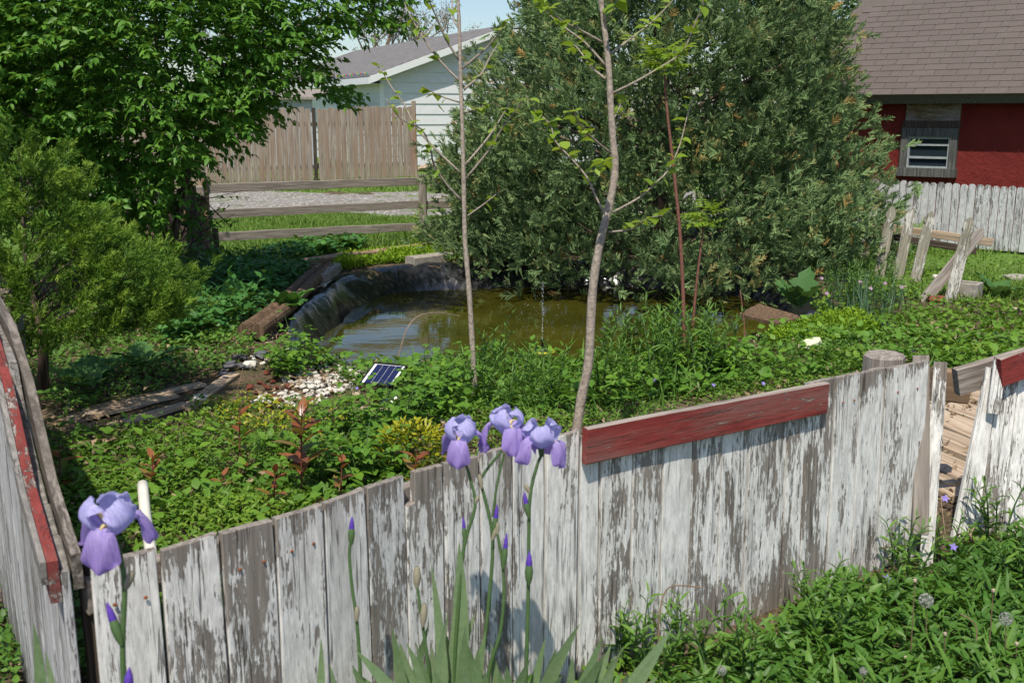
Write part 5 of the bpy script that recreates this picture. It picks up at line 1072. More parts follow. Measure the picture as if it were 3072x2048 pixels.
# red-stemmed saplings with compound leaves
def toothed(var):
    V, F = [], []; vv = []
    T = []; Y_ = []; S_ = []
    for i in range(5):
        for sd in ((-1, 1) if i < 4 else (0,)): T.append((0, .2 + i * .17, 0)); Y_.append(math.pi / 2 - sd * 1.05); S_.append(.42 - .03 * i)
    tv, tf = leaf8(.36, .05, .2); n = len(T); V, F, vv = inst(tv, tf, basis(np.array(Y_), np.full(n, -.1), np.zeros(n)) * np.array(S_)[:, None, None], np.array(T), np.full(n, var)); return npmesh('leaf', V, F, M['redbud'], vv)
TLM = [toothed(v) for v in (.05, .3)]
def redsap(label, trunk, D, rads, centers, sz, num):
    tp = [P(x, y, D) for x, y in trunk]; root = thing('red_sapling', label, 'sapling', (tp[0].x, tp[0].y, 0)); sp = smoothpts(tp, 3); n = len(sp)
    V, F = tube(sp, [rads[0] + (rads[1] - rads[0]) * i / (n - 1) for i in range(n)], 7); mkw('trunk', V, F, M['red_bark'], root, True)
    for (x, y) in centers:
        q = P(x, y, D)
        for i in range(num):
            a = i * 2.4; m = Matrix.Translation(q + Vector((0, 0, random.uniform(-.03, .03)))) @ Matrix.Rotation(a, 4, 'Z') @ Matrix.Rotation(random.uniform(-.3, .6), 4, 'X') @ Matrix.Scale(sz * random.uniform(.7, 1.1), 4); obj('leaf', random.choice(TLM), root, m)
redsap('tall red-stemmed sapling with a tuft of bright toothed leaves at its top', [(2060, 1150), (2052, 1000), (2050, 900), (2040, 700), (2018, 480), (2000, 320), (1994, 215)], 7.2, (.017, .008), [(1994, 205), (1990, 150), (2000, 180)], .24, 9)
redsap('short red-stemmed sapling with a small bright leaf tuft, right of the tall one', [(2072, 1080), (2085, 900), (2098, 780), (2112, 670)], 7.3, (.012, .006), [(2112, 665), (2116, 640)], .20, 8)
tw = smoothpts([P(2235, 1050, 8.0), P(2232, 960, 8.2), P(2220, 870, 8.5)], 3); V, F = tube(tw, .004, 5); props(mkw('dry_stalk', V, F, M['red_bark']), 'thin dry reddish stem standing in the water by the right bank', 'stem')

# ============================================================ CONIFERS
def sprig_tpl(nside=5, wd=.05, spread=.55, lift=.12, seed=0):
    r = np.random.default_rng(seed); V, F, tvv = [], [], []
    def seg(a, b, w0, w1, va, vb):
        a, b = np.array(a, float), np.array(b, float); d = b - a; s = np.cross(d, (0, 0, 1.0)); s = s / (np.linalg.norm(s) + 1e-9)
        # a narrow blade that is tilted so that it never vanishes edge-on
        tl = r.normal(0, .8); s = s * math.cos(tl) + np.array((0, 0, 1)) * math.sin(tl); k = len(V)
        V.extend([a - s * w0 / 2, a + s * w0 / 2, b + s * w1 / 2, b - s * w1 / 2]); tvv.extend([va, va, vb, vb]); F.extend([(k, k + 1, k + 2), (k, k + 2, k + 3)])
    seg((0, 0, 0), (0, .55, .03), wd, wd, -.1, 0); seg((0, .5, .03), (0, 1, .0), wd * 1.1, wd * .3, 0, .28)
    for i in range(nside):
        t = .12 + .75 * i / nside
        for sd in (-1, 1):
            l_ = spread * (1 - t * .6) * r.uniform(.75, 1.15); a = r.uniform(.55, .95); p0 = (0, t, .02); p1 = (sd * l_ * math.sin(a), t + l_ * math.cos(a), r.uniform(-lift, lift)); seg(p0, p1, wd * .95, wd * .35, -.05, .2)
    return np.array(V), np.array(F), np.array(tvv)
def conifer(name, label, cx, cy, zlo, prof, nclump, per, sz, mat, seed, trunk_r, bark, wd=.05, aspect=1.0, view=True, tips=0.0, nbr=40, cut=None, twigs=True):
    r = np.random.default_rng(seed); root = thing(name, label, 'tree', (cx, cy, 0)); zs = np.array([p[0] for p in prof]); rs2 = np.array([p[1] for p in prof]); ztop = zs[-1]
    V, F = tube([(cx, cy, zlo - .3), (cx + .03, cy, ztop * .3), (cx - .02, cy, ztop * .6), (cx, cy, ztop * .97)], [trunk_r, trunk_r * .8, trunk_r * .45, trunk_r * .1], 9); mkw('trunk', V, F, bark, root, True)
    # clumps spread on and in the envelope
    cz, ca, crr = [], [], []
    wz = np.interp(np.linspace(zlo, ztop, 200), zs, rs2); wz = wz / wz.sum()
    z = r.choice(np.linspace(zlo, ztop, 200), nclump, p=wz) + r.normal(0, .03, nclump); a = r.uniform(0, 2 * np.pi, nclump); fr = 1 - .42 * r.random(nclump) ** 1.6
    lump = .74 + .50 * vnoise(a * 1.9 + 5, z * 1.6, 1.0, seed) ; R_ = np.interp(z, zs, rs2) * lump * fr * aspect
    C = np.stack([cx + (np.clip(z - 1.2, 0, 9) * .13 if ztop > 3 else 0) + R_ * np.cos(a), cy + R_ * np.sin(a), z], -1)
    # each clump is a plume pointing out and up
    out = np.stack([np.cos(a), np.sin(a), .45 + .25 * r.random(nclump)], -1); out /= np.linalg.norm(out, axis=1, keepdims=True); out += r.normal(0, .18, out.shape)
    parts = []
    tpls = [sprig_tpl(5, wd, .5, .14, seed + i) for i in range(4)]
    shade = r.normal(0, .15, nclump)
    for ti in range(4):
        idx = np.repeat(np.arange(nclump), per // 4 + (1 if ti < per % 4 else 0)); n = len(idx); t = r.random(n); ln_ = sz * 3.0
        spread = sz * (.85 if view is None else 1.25) * (1.15 - .75 * t); off = out[idx] * (t * ln_)[:, None] + r.normal(0, 1, (n, 3)) * (spread * .55)[:, None]
        d = out[idx] + r.normal(0, .55, (n, 3)); d[:, 2] += .25; s = sz * r.uniform(.7, 1.25, n)
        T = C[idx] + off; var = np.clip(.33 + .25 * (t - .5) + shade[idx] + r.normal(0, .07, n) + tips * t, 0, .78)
        k = r.random(n) < .013; var[k] = 1.0
        keep = np.ones(n, bool) if cut is None else cut(T)
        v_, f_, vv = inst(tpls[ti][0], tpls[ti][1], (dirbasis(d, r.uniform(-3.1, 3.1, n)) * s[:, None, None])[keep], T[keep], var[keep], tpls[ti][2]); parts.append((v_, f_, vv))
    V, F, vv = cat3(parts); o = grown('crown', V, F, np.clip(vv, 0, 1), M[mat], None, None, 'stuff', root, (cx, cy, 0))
    # limbs out to some of the clumps
    for i in r.choice(nclump, nbr, replace=False):
        q = Vector(C[i]) ; z0_ = max(zlo + .05, q.z - .35 * math.hypot(q.x - cx, q.y - cy)); mid = Vector((cx, cy, z0_)).lerp(q, .55) + Vector((0, 0, .05)); e = q + Vector(out[i]) * sz * 1.6
        Vt, Ft = tube([(cx, cy, z0_), mid, q, e], [trunk_r * .16, trunk_r * .10, .004 * trunk_r / .05, .002], 4); mkw('branch', Vt, Ft, M['needle_twig'] if i % 3 == 0 else bark, root)
    return len(F)
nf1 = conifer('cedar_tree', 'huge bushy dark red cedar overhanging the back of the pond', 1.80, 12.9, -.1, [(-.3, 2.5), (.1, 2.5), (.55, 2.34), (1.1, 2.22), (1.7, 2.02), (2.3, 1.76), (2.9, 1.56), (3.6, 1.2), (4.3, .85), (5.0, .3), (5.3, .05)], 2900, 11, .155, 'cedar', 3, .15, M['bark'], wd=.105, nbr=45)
nf2 = conifer('young_juniper', 'young yellow-green juniper with a bare reddish trunk beside the left fence', -2.70, 5.75, .50, [(.46, .40), (.56, .70), (.70, .80), (.86, .66), (1.0, .44), (1.15, .28), (1.35, .16), (1.6, .05)], 380, 32, .062, 'juniper', 5, .034, M['bark'], wd=.085, tips=.30, nbr=60, view=None)

# ============================================================ HONEYSUCKLE
def broadleaf(name, label, cx, cy, env, ntwig, perleaf, lsz, mat, seed, stems, bark='bark', cut=None, parts_n=0, droop=.35, wd=.46, tpl=None):
    r = np.random.default_rng(seed); root = thing(name, label, 'tree' if name != 'honeysuckle_bush' else 'bush', (cx, cy, 0))
    # twig bases inside the envelope
    pts = []
    while len(pts) < ntwig:
        q = r.uniform(env[0], env[1]);
        if env[2](q): pts.append(q)
    pts = np.array(pts); ctr = np.array(env[3])
    d = pts - ctr; d /= np.linalg.norm(d, axis=1, keepdims=True) + 1e-9; d += r.normal(0, .45, d.shape); d[:, 2] = d[:, 2] * .4 + r.uniform(-.1, .35, ntwig); d /= np.linalg.norm(d, axis=1, keepdims=True)
    T, D_, S_, V_ = [], [], [], []
    npair = perleaf // 2
    for i in range(npair):
        t = (i + .5) / npair; L_ = r.uniform(.22, .42, ntwig); q = pts + d * (L_ * t)[:, None]; q[:, 2] -= droop * t * t * .25
        side = np.cross(d, (0, 0, 1)); side /= np.linalg.norm(side, axis=1, keepdims=True) + 1e-9
        for sd in (-1, 1):
            dd_ = side * sd * .8 + d * .75; dd_[:, 2] -= r.uniform(.0, .75, ntwig) * (1 + droop); dd_ += r.normal(0, .2, dd_.shape); T.append(q); D_.append(dd_); S_.append(lsz * r.uniform(.65, 1.15, ntwig)); V_.append(np.clip(.30 + .35 * t + r.normal(0, .13, ntwig), 0, 1))
    T, D_, S_, V_ = np.concatenate(T), np.concatenate(D_), np.concatenate(S_), np.concatenate(V_)
    if cut is not None: k = cut(T); T, D_, S_, V_ = T[k], D_[k], S_[k], V_[k]
    tv, tf = tpl or leaf4(wd, .10, .14); Mx = dirbasis(D_, r.normal(0, .55, len(T)))
    if parts_n:
        depth = T[:, 1] * CP - (T[:, 2] - CAMH) * SP; px, py, _ = proj(T[:, 0], T[:, 1], T[:, 2]); vis = (px > 20) & (px < 3050) & (py > 10) & (py < 1100); o_ = np.argsort(np.where(vis, depth, 99))[:parts_n]
        lm = [npmesh('leaf', leaf8(wd, .08, .18)[0], leaf8(wd, .08, .18)[1], M[mat], np.full(8, v_), smooth=True) for v_ in (.25, .5, .8)]
        for j, i in enumerate(o_):
            m = Matrix([[*Mx[i][0], 0], [*Mx[i][1], 0], [*Mx[i][2], 0], [0, 0, 0, 1]]) @ Matrix.Scale(float(S_[i]), 4); m.translation = Vector(T[i]); obj('leaf', lm[j % 3], root, m)
        kk = np.ones(len(T), bool); kk[o_] = False; T, S_, V_, Mx = T[kk], S_[kk], V_[kk], Mx[kk]
    V, F, vv = inst(tv, tf, Mx * S_[:, None, None], T, V_); grown('crown', V, F, vv, M[mat], None, None, 'stuff', root, (cx, cy, 0))
    for s_ in stems:
        sp = smoothpts([Vector(q) for q in s_[0]], 3); n = len(sp); Vt, Ft = tube(sp, [s_[1] * (1 - .75 * i / (n - 1)) for i in range(n)], 7); mkw('stem', Vt, Ft, M[bark], root, True)
    tw_ = r.choice(ntwig, min(260, ntwig), replace=False); tpts = []
    for j in tw_[:120]:
        a_ = pts[j]; Vt, Ft = tube([Vector(a_) - Vector(d[j]) * .35, Vector(a_), Vector(a_ + d[j] * .3)], [.007, .005, .002], 3); mkw('twig', Vt, Ft, M[bark], root)
    return len(F)
# envelope from the outline of the crown's right edge
low = [(-400, 680), (0, 640), (250, 680), (430, 690), (500, 640), (530, 540), (565, 480), (670, 400), (760, 345), (800, 265), (880, 255), (965, 315), (1010, 325), (1000, 265), (930, 190), (925, 110), (1060, 80), (1170, 100), (1200, 60), (1190, 0), (1180, -300), (1000, -700), (-400, -900)]
def hs_env(q):
    px, py, D = proj(*q); R0 = 2.75
    dx, dy, dz = (q[0] + 3.5) / 2.75, (q[1] - 9.7) / 1.2, (q[2] - 2.5) / 1.9
    e = dx * dx + dy * dy + dz * dz
    return e < 1.0 and e > .08 and q[2] < 3.25 and (q[0] < -2.3 or q[1] < 10.1) and noise.noise(Vector(q) * 1.4) > -.42 and inpoly([px], [py], low)[0]
st = [([(-3.55, 10.9, -.1), (-3.6, 10.8, .8), (-3.9, 10.7, 1.8), (-4.3, 10.6, 3.0)], .05), ([(-3.45, 10.9, -.1), (-3.3, 10.8, .9), (-3.25, 10.7, 1.8), (-3.2, 10.7, 3.0)], .055), ([(-3.4, 10.8, -.1), (-3.15, 10.7, .7), (-2.9, 10.6, 1.4), (-2.6, 10.5, 2.0), (-2.2, 10.4, 2.5)], .05),
      ([(-3.5, 11, -.1), (-3.1, 11, 1.2), (-2.7, 11, 2.2), (-2.4, 11, 3.2)], .04), ([(-3.6, 11, -.1), (-4.2, 10.8, 1.0), (-4.9, 10.6, 2.0)], .04), ([(-3.45, 10.7, -.1), (-3.15, 10.5, .55), (-2.95, 10.4, 1.0), (-2.75, 10.2, 1.15)], .022)]
st = [([(x * .93 - .28, y - .8, z) for x, y, z in a_], b_ * .85) for a_, b_ in st]
broadleaf('honeysuckle_bush', 'big multi-stemmed honeysuckle bush with broad dark leaves at the upper left', -3.5, 10.9, (np.array((-6.4, 8.4, .6)), np.array((-.7, 11.0, 4.4)), hs_env, (-3.4, 9.9, 1.9)), 4800, 14, .088, 'honeysuckle', 9, st, parts_n=300)
# a few low leaves on the honeysuckle's own shoots by the gate: a second bush
def low_env(q): return ((q[0] + 3.45) / .5) ** 2 + ((q[1] - 10.4) / .4) ** 2 + ((q[2] - .72) / .5) ** 2 < 1
broadleaf('honeysuckle_bush', 'small low leafy shoots before the boarded gate', -3.0, 10.6, (np.array((-3.95, 10.1, .2)), np.array((-2.4, 11.1, 1.25)), low_env, (-3.45, 10.8, .5)), 45, 10, .085, 'honeysuckle', 10, [([(-3.5, 10.7, 0), (-3.4, 10.6, .5), (-3.1, 10.5, .9)], .012)])
# little pale blossoms in the honeysuckle are part of its crown colour; far trees follow
# tree hanging in from behind the garage ridge (green) and bare tree behind the garage
def far_env(cx, cy, cz, rx, ry, rz, hole=-.12, f=.55):
    return lambda q: ((q[0] - cx) / rx) ** 2 + ((q[1] - cy) / ry) ** 2 + ((q[2] - cz) / rz) ** 2 < 1 and noise.noise(Vector(q) * f) > hole
c = P(1640, -60, 27); broadleaf('maple_tree', 'dark green tree leaning over the garage ridge behind the cedar', c.x + 1.5, 27, (np.array((c.x - 2.2, 25.5, 3.9)), np.array((c.x + 4, 29.5, 8.2)), far_env(c.x + .6, 27.3, 6.0, 2.45, 2.0, 1.95, -.05, .9), (c.x + 1.2, 27.3, 6.2)), 900, 12, .17, 'maple', 12,
    [([(c.x + 1.5, 27, 0), (c.x + 1.4, 27, 3), (c.x + .9, 27.2, 6)], .18), ([(c.x + 1.4, 27, 3), (c.x + .2, 27.2, 5), (c.x - .9, 27.4, 5.6)], .08)], wd=.75)
c = P(2590, -20, 24); broadleaf('leafy_tree', 'green tree standing behind the left edge of the house roof', c.x, 24, (np.array((c.x - 2.5, 22.5, 1)), np.array((c.x + 2.8, 26, 7.5)), far_env(c.x, 24.3, 4.4, 2.5, 1.7, 3.2, -.1, .9), (c.x, 24.3, 3.5)), 700, 12, .16, 'maple', 13, [([(c.x, 24.2, 0), (c.x, 24.2, 3), (c.x + .2, 24.3, 6)], .16)], wd=.7)
# bare budding tree
def bare_tree(name, label, cx, cy, h, spread, seed, nleaf, base=0.0, start=.35):
    r = random.Random(seed); root = thing(name, label, 'tree', (cx, cy, base)); segs = []
    def grow(p, d, L_, rad, lev):
        pts = [p]; q = p.copy(); dd_ = d.copy()
        for i in range(4):
            dd_ = (dd_ + Vector((r.gauss(0, .12), r.gauss(0, .12), .05))).normalized(); q = q + dd_ * L_ / 4; pts.append(q.copy())
        segs.append((pts, rad, lev))
        if lev < 5:
            for i in range(3 if lev else 5):
                k = r.choice((2, 3, 4)) if i else 4; nd = (dd_ + Vector((r.gauss(0, spread), r.gauss(0, spread), r.gauss(.05, .3)))).normalized(); grow(pts[k], nd, L_ * r.uniform(.6, .82), rad * .58, lev + 1)
    grow(Vector((cx, cy, base)), Vector((0, 0, 1)), h * start, .2, 0)
    V0, F0 = [], []; tips = []
    for pts, rad, lev in segs:
        if lev == 0: Vt, Ft = tube(pts, [rad * (1 - .1 * i) for i in range(5)], 7); mkw('trunk', Vt, Ft, M['bark'], root); continue
        Vt, Ft = tube(pts, [rad * (1 - .12 * i) for i in range(5)], 3); k = len(V0); V0 += [tuple(v) for v in Vt]; F0 += [tuple(i + k for i in f) for f in Ft if len(f) == 4]
        if lev >= 4: tips += pts[1:]
    o_ = np.array((cx, cy, base)); me = npmesh('branches', np.array(V0) - o_, np.array(F0), M['needle_twig']); o = obj('branches', me, root, Matrix.Translation(Vector(o_))); o['kind'] = 'stuff'
    rr = np.random.default_rng(seed); T = np.array([tuple(t) for t in tips]); T = T[rr.integers(0, len(T), nleaf)] + rr.normal(0, .14, (nleaf, 3)); tv, tf = leaf4(.7)
    V, F, vv = inst(tv, tf, basis(rr.uniform(0, 6.28, nleaf), rr.uniform(-1, 1, nleaf), rr.uniform(-1, 1, nleaf)) * rr.uniform(.05, .11, nleaf)[:, None, None], T, rr.random(nleaf)); grown('buds', V, F, vv, M['far_tree'], None, None, 'stuff', root, o_)
bare_tree('budding_tree', 'tall almost bare tree budding behind the garage roof', -6.0, 48, 8.2, .5, 4, 5000, .3, .30)
bare_tree('budding_tree', 'second budding tree farther left behind the garage', -13.5, 52, 8.5, .5, 8, 6000, .3, .30)
for i, (x, y, s, lb) in enumerate([(-19, 46, 3.6, 'dark rounded tree far off beyond the brown fence at the left'), (-27, 50, 4.6, 'large dark tree at the far left horizon')]):
    broadleaf('distant_tree', lb, x, y, (np.array((x - s, y - 2.5, .6)), np.array((x + s, y + 2.5, 2 * s)), far_env(x, y, s, s, 2.4, s * .95, -.25, .5), (x, y, s * .8)), 500, 10, .45, 'maple', 30 + i, [([(x, y, 0), (x, y, s)], .25)], wd=.8)

# ============================================================ IRISES
def petal(kind, seed, L_, wd):
    r = random.Random(seed); nu, nv = 13, 12; V, F, vv = [], [], []
    for j in range(nv + 1):
        t = j / nv
        ph = seed * 1.7
        if kind == 'up':
            w_ = wd * (.25 + .95 * math.sin(math.pi * (.04 + .80 * t ** .9)) ** .8) * (1 if t < .9 else .86); rr = .012 + .034 * math.sin(math.pi * min(t * .95, 1)); z = L_ * (t - .14 * t * t)
        else:
            w_ = wd * (.26 + .80 * math.sin(math.pi * (.5 * min(t * 1.25, 1.0))) ** 1.3) * (1 if t < .72 else math.sqrt(max(0.02, 1 - ((t - .72) / .30) ** 2)))
            rr = .008 + .056 * math.sin(min(t * 1.7, 1.57)) + .016 * t; z = .010 + .026 * math.sin(math.pi * min(t * 1.3, 1)) - L_ * max(0, t - .24) ** 1.2 * 1.25
        for i in range(nu):
            u_ = -1 + 2 * i / (nu - 1); au = abs(u_); ruf = (.0068 * math.sin(u_ * 5.2 + t * 10 + ph) + .003 * math.sin(u_ * 11 + t * 17 + ph * 2)) * au ** 1.3 * (.35 + .9 * t); fold = .005 * math.exp(-(u_ * 3) ** 2)
            if kind == 'up': V.append((rr * (1 - .42 * u_ * u_ * (1 - .5 * t)) + ruf + fold, u_ * w_, z - .012 * u_ * u_ * t + ruf * .8 + .004 * math.sin(u_ * 4 + ph) * t))
            else: V.append((rr - .018 * u_ * u_ * t + ruf + fold, u_ * w_, z - .004 * u_ * u_ + ruf))
            vv.append(min(1, max(0, (.5 + .5 * t - .45 * abs(u_) * 0 + r.gauss(0, .02)) if kind == 'up' else (t * 1.25 + .12 * abs(u_)))))
    for j in range(nv):
        for i in range(nu - 1): F.append((j * nu + i, j * nu + i + 1, (j + 1) * nu + i + 1, (j + 1) * nu + i))
    return npmesh('petal', np.array(V), np.array(F), M['petal_up' if kind == 'up' else 'petal_fall'], np.array(vv), smooth=True)
def iris_flower(root, c, s, rot, seed, tilt=(0, 0)):
    for k in range(3):
        for kind, off, L_, wd in (('fall', 0, .056, .034), ('up', math.pi / 3, .096, .030)):
            a = rot + off + k * 2 * math.pi / 3; me = petal(kind, seed * 7 + k * 2 + (kind == 'up'), L_ * random.uniform(.92, 1.08), wd)
            m = Matrix.Translation(c) @ Matrix.Rotation(tilt[0], 4, 'X') @ Matrix.Rotation(tilt[1], 4, 'Y') @ Matrix.Rotation(a, 4, 'Z') @ Matrix.Rotation(random.uniform(-.12, .12) + (.10 if kind == 'up' else 0), 4, 'Y') @ Matrix.Scale(s, 4)
            o = obj('petal', me, root, m)
            if kind == 'fall':
                V, F = tube([(.014, 0, .017), (.028, 0, .031), (.042, 0, .032)], [.003, .004, .0025], 5); obj('beard', pmesh('beard', V, F, M['beard']), o, m)
    V, F = lathe([(0, -.035), (.006, -.03), (.0085, -.015), (.009, 0), (.006, .012), (0, .02)], 10); obj('flower_base', npmesh('flower_base', np.array(V), np.array(F), M['green_stem'], np.full(len(V), .6), smooth=True), root, Matrix.Translation(c) @ Matrix.Scale(s, 4))
def stem_part(root, pts, D, r0=.0055, r1=.004, name='stem'):
    tp = [P(x, y, D if not isinstance(D, (list, tuple)) else D[0] + (D[1] - D[0]) * i / (len(pts) - 1)) for i, (x, y) in enumerate(pts)]; sp = smoothpts(tp, 4); n = len(sp)
    V, F = tube(sp, [r0 + (r1 - r0) * i / (n - 1) for i in range(n)], 8); F = [f for f in F if len(f) == 4]; c = tp[0]; V = np.array([tuple(v - c) for v in V])
    obj(name, npmesh(name, V, np.array(F), M['green_stem'], np.full(len(V), .5), smooth=True), root, Matrix.Translation(c)); return tp
def bud(root, px0, py0, px1, py1, D, rad, violet=True, name='bud'):
    a, b_ = P(px0, py0, D), P(px1, py1, D); L_ = (b_ - a).length; z = (b_ - a).normalized(); x = z.cross(Vector((0, 1, 0))).normalized(); y = z.cross(x); m = frame(x, y, z, a)
    V, F = lathe([(.003, 0), (rad * .8, L_ * .18), (rad, L_ * .4), (rad * .8, L_ * .6), (rad * .45, L_ * .72)], 10)
    o = obj('sheath', npmesh('sheath', np.array(V), np.array(F), M['papery'] if not violet or L_ < .04 else M['green_stem'], np.full(len(V), .7), smooth=True), root, m)
    if violet:
        V, F = lathe([(rad * .62, L_ * .45), (rad * .82, L_ * .62), (rad * .6, L_ * .84), (.0008, L_ * 1.04)], 10); obj(name, npmesh(name, np.array(V), np.array(F), M['bud_violet'], np.linspace(0, 1, len(V)), smooth=True), root, m)
def sword(root, base, tip, D, wd, bend=0.0, Dt=None, var=None):
    wd *= 1.3; a, b_ = P(*base, D), P(*tip, Dt or D); n = 10; side = (b_ - a).cross(Vector((random.uniform(-.5, .5), 1, 0))).normalized(); V, F = [], []; nn = side.cross((b_ - a).normalized())
    for i in range(n + 1):
        t = i / n; c_ = a.lerp(b_, t) + nn * (.03 * math.sin(t * 2.6)) + Vector((bend * math.sin(math.pi * t), 0, -abs(bend) * .3 * t * t)); w_ = wd * (1 - t ** 2.6) ** .9 + .0004
        V += [c_ - side * w_, c_ + nn * w_ * .12, c_ + side * w_]
    for i in range(n): F += [(i * 3, i * 3 + 1, i * 3 + 4, i * 3 + 3), (i * 3 + 1, i * 3 + 2, i * 3 + 5, i * 3 + 4)]
    V = np.array([tuple(v - a) for v in V]); obj('leaf', npmesh('leaf', V, np.array(F), M['iris_leaf'], np.full(len(V), var if var is not None else random.random()), smooth=True), root, Matrix.Translation(a))
# left iris, nearest to the camera
ir = thing('iris', 'large pale violet iris in bloom at the left, before the fence corner', 'iris', G(400, 3300))
tp = stem_part(ir, [(410, 3300), (390, 2400), (372, 2060), (368, 1920), (374, 1780), (366, 1690), (352, 1640)], 1.72, .0055, .0042)
iris_flower(ir, P(335, 1592, 1.72), .86, R(-92), 1, (R(8), 0)); bud(ir, 366, 1935, 322, 1810, 1.715, .0085); bud(ir, 374, 1770, 408, 1690, 1.72, .007, False); bud(ir, 380, 2140, 388, 2005, 1.70, .011)
sword(ir, (100, 2450), (82, 1872), 1.9, .016); sword(ir, (150, 2500), (118, 1960), 1.85, .014)
# the three-flower group
D3 = 2.55
ir = thing('iris', 'iris whose ruffled flower is leftmost of the three together', 'iris', P(1370, 2350, D3 - .02))
stem_part(ir, [(1360, 2420), (1362, 2048), (1372, 1850), (1392, 1640), (1425, 1520), (1412, 1440), (1396, 1385)], D3, .0052, .0036); iris_flower(ir, P(1386, 1330, D3), .82, R(-100), 2, (R(5), R(-4))); bud(ir, 1395, 1630, 1390, 1552, D3, .006); bud(ir, 1424, 1510, 1440, 1478, D3, .006, False)
ir = thing('iris', 'iris whose pale flower is the middle and highest of the three', 'iris', P(1440, 2350, D3 + .04))
stem_part(ir, [(1430, 2420), (1440, 2048), (1462, 1850), (1478, 1620), (1448, 1470), (1440, 1440), (1478, 1385), (1506, 1352)], D3 + .04, .0055, .0034); iris_flower(ir, P(1516, 1296, D3 + .02), .82, R(-65), 3, (R(-2), R(6))); bud(ir, 1445, 1465, 1436, 1405, D3 + .03, .006, False)
bud(ir, 1480, 1610, 1492, 1515, D3 + .02, .0075); bud(ir, 1476, 1620, 1500, 1560, D3 + .015, .006, False)
stem_part(ir, [(1478, 1550), (1490, 1460), (1512, 1360)], D3 + .03, .0034, .003, 'side_stem')
ir = thing('iris', 'iris whose round flower with two wide falls is rightmost of the three', 'iris', P(1585, 2350, D3))
stem_part(ir, [(1575, 2420), (1578, 2048), (1584, 1820), (1586, 1640), (1590, 1490), (1610, 1400), (1622, 1370)], D3, .0055, .0036); iris_flower(ir, P(1624, 1338, D3), .86, R(-30), 4, (R(6), R(2))); bud(ir, 1588, 1555, 1572, 1478, D3 - .01, .008); bud(ir, 1586, 1755, 1588, 1655, D3 - .015, .0105); bud(ir, 1592, 1480, 1566, 1440, D3, .006, False)
ir = thing('iris', 'iris stalk with two small side buds between the middle and right flowers', 'iris', P(1460, 2350, D3 - .05))
stem_part(ir, [(1440, 2420), (1462, 2048), (1500, 1900), (1512, 1780), (1506, 1680), (1492, 1600)], D3 - .04, .005, .0036); bud(ir, 1510, 1705, 1520, 1602, D3 - .05, .0075); bud(ir, 1492, 1605, 1494, 1550, D3 - .04, .005, False)
ir = thing('iris', 'iris stalk with one closed violet bud left of the flower group', 'iris', P(1085, 2350, 2.45))
stem_part(ir, [(1090, 2420), (1082, 2048), (1070, 1860), (1056, 1760), (1048, 1660), (1054, 1620)], 2.45, .005, .0036); bud(ir, 1053, 1635, 1056, 1552, 2.45, .0085); bud(ir, 1070, 1862, 1072, 1800, 2.44, .0065, False)
ir = thing('iris', 'iris stalk with a spent papery bud left of the tall sword leaf', 'iris', P(1290, 2350, 2.5))
stem_part(ir, [(1300, 2420), (1288, 2048), (1266, 1860), (1250, 1750)], 2.5, .005, .0036); bud(ir, 1250, 1765, 1252, 1672, 2.5, .010, False); bud(ir, 1268, 1880, 1276, 1780, 2.49, .009, False)
ir = thing('iris_leaves', 'clump of broad grey-green sword leaves under the flowering irises', 'iris leaves', P(1450, 2350, 2.45))
for b_, t_, D, wd in (((1330, 2300), (1378, 1618), 2.52, .022), ((1330, 2300), (1284, 1695), 2.48, .014), ((1300, 2300), (1422, 1832), 2.56, .013), ((1240, 2350), (1172, 1885), 2.35, .014), ((1230, 2350), (1186, 1975), 2.3, .012), ((1200, 2300), (1295, 1870), 2.55, .012),
        ((1370, 2300), (1400, 1880), 2.4, .017), ((1400, 2300), (1450, 1890), 2.45, .014), ((1350, 2260), (1340, 1900), 2.6, .015), ((1290, 2300), (1350, 1840), 2.38, .010), ((1430, 2250), (1425, 1950), 2.35, .016), ((1320, 2300), (1240, 1930), 2.42, .011),
        ((1560, 2350), (1745, 1872), 2.5, .020), ((1600, 2350), (1805, 1908), 2.45, .015), ((1560, 2300), (1630, 1910), 2.6, .013), ((1700, 2350), (2012, 1888), 2.5, .022), ((1650, 2350), (1850, 1990), 2.4, .016), ((1500, 2300), (1600, 1980), 2.35, .014),
        ((1480, 2300), (1470, 1930), 2.5, .012), ((1740, 2350), (1880, 1940), 2.62, .012), ((1530, 2300), (1520, 2000), 2.3, .015), ((1450, 2300), (1405, 2000), 2.3, .018), ((1380, 2300), (1300, 2010), 2.3, .014), ((950, 2300), (960, 1920), 2.4, .010), ((1000, 2300), (985, 1990), 2.3, .008), ((1620, 2350), (1700, 2020), 2.3, .015)):
    sword(ir, b_, t_, D, wd, random.uniform(-.02, .02))
for i in range(26):
    x0_ = random.uniform(1230, 1780); dx_ = random.uniform(-90, 60) + (x0_ - 1480) * .75
    sword(ir, (x0_, 2300), (x0_ + dx_, random.uniform(1890, 2030) + abs(x0_ - 1450) * .05), random.uniform(2.25, 2.6), random.uniform(.013, .021), random.uniform(-.03, .03))

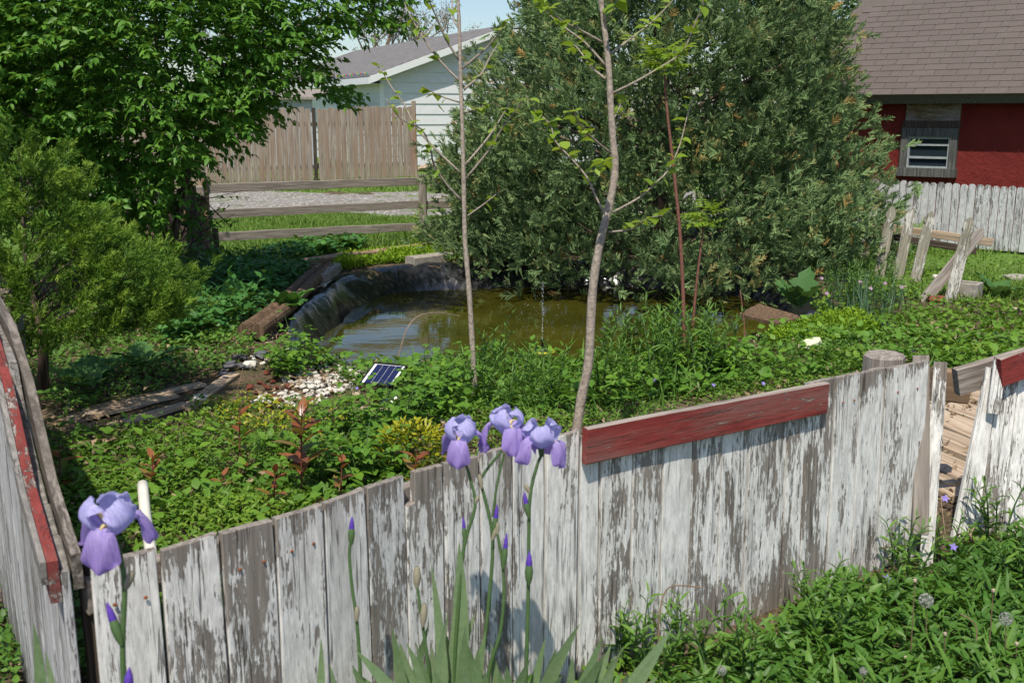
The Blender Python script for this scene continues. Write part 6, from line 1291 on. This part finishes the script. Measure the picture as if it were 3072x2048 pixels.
# ============================================================ SMALL FLOWERS: dandelion clocks, blossoms
def clock(px, py, D, s, label):
    c = P(px, py, D); root = thing('dandelion_clock', label, 'dandelion', (c.x, c.y, 0)); V, F = tube([(c.x + .02, c.y, 0), (c.x + .01, c.y, c.z * .5), c], [.002, .0018, .0015], 5); mkw('stem', V, F, M['straw'], root)
    n = 260; d = rng.normal(0, 1, (n, 3)); d /= np.linalg.norm(d, axis=1, keepdims=True); tv, tf = np.array([(-.012, 0, 0), (.012, 0, 0), (0, .9, 0), (-.16, 1, .05), (.16, 1, -.05), (0, 1.02, .16)], float), np.array([(0, 1, 2), (2, 3, 5), (2, 5, 4)])
    V, F, vv = inst(tv, tf, dirbasis(d, rng.uniform(-3, 3, n)) * s, np.zeros((n, 3)), rng.random(n)); o = obj('seed_head', npmesh('seed_head', V, F, M['fluff'], vv), root, Matrix.Translation(c)); o['kind'] = 'stuff'
clock(2778, 1800, 3.35, .023, 'largest white dandelion clock in the vinca at the right'); clock(3018, 1855, 3.2, .020, 'white dandelion clock near the right edge of the vinca')
clock(2165, 2010, 3.0, .014, 'small dandelion clock at the foot of the front fence'); clock(2590, 2012, 2.9, .011, 'faded dandelion head low in the vinca left of the large clock')
for px, py in ((2980, 1770), (2745, 1740), (2835, 1900), (2715, 1970), (2560, 2000), (3050, 1930)):
    c = P(px, py, 3.2); V, F = tube([(c.x + .01, c.y, 0), (c.x, c.y, c.z)], [.002, .0015], 4); root = thing('spent_stalk', 'one of the spent brown flower stalks among the vinca', 'stalk', (c.x, c.y, 0), 'spent stalks in the vinca'); mkw('stem', V, F, M['straw'], root)
    obj('seed_tip', rock_mesh('seed_tip', .014, .014, .018, M['tan_stone'], px, 1, .1), root, Matrix.Translation(c))
tv, tf = leaf4(.6); 
def blossoms(pts, D, s, mat, label, group, name, z=None):
    for px, py in pts:
        c = P(px, py, D) if D else G(px, py, z); a = np.arange(5) * 1.2566; V, F, vv = inst(tv, tf, basis(a, np.full(5, .25), np.zeros(5)) * s, np.zeros((5, 3)), rng.random(5)); o = obj(name, npmesh(name, V, F, M[mat], vv), None, Matrix.Translation(c) @ Matrix.Rotation(.9, 4, 'X')); props(o, label, 'flower', group)
blossoms([(2660, 1735), (2860, 1640), (2835, 1495)], 3.75, .017, 'blossom', 'one of the small violet vinca flowers at the right end of the fence', 'violet vinca flowers', 'vinca_flower')
blossoms([(1808, 1145), (1965, 1140), (1070, 1165), (2290, 1150), (2140, 1155)], None, .016, 'blossom', 'one of the tiny violet flowers in the weeds on the bank', 'tiny violet flowers on the bank', 'bank_flower', .1)
blossoms([(2480, 880), (2580, 845), (2612, 865), (2705, 862), (2655, 850), (2465, 835)], None, .022, 'pink', 'one of the pale pink chive flowers', 'pale pink chive flowers', 'chive_flower', .26)
# an arching dry stem by the iris leaves
tw = smoothpts([P(1975, 1960, 3.0), P(1978, 1850, 3.0), P(1995, 1775, 3.0), P(2030, 1755, 3.0), P(2110, 1762, 3.02)], 4); V, F = tube(tw, .0022, 5); props(mkw('bent_stalk', V, F, M['straw']), 'thin bent dry stem arching before the front fence', 'stem')
tw = smoothpts([P(2880, 1840, 3.1), P(2925, 1870, 3.1), P(2930, 1920, 3.1)], 4); V, F = tube(tw, .0022, 5); props(mkw('bent_stalk', V, F, M['straw']), 'curled dry stem in the vinca between the two dandelion clocks', 'stem')
print('objects', len(bpy.data.objects), 'tris', sum(len(o.data.polygons) for o in bpy.data.objects if o.type == 'MESH' and o.get('kind') == 'stuff'))
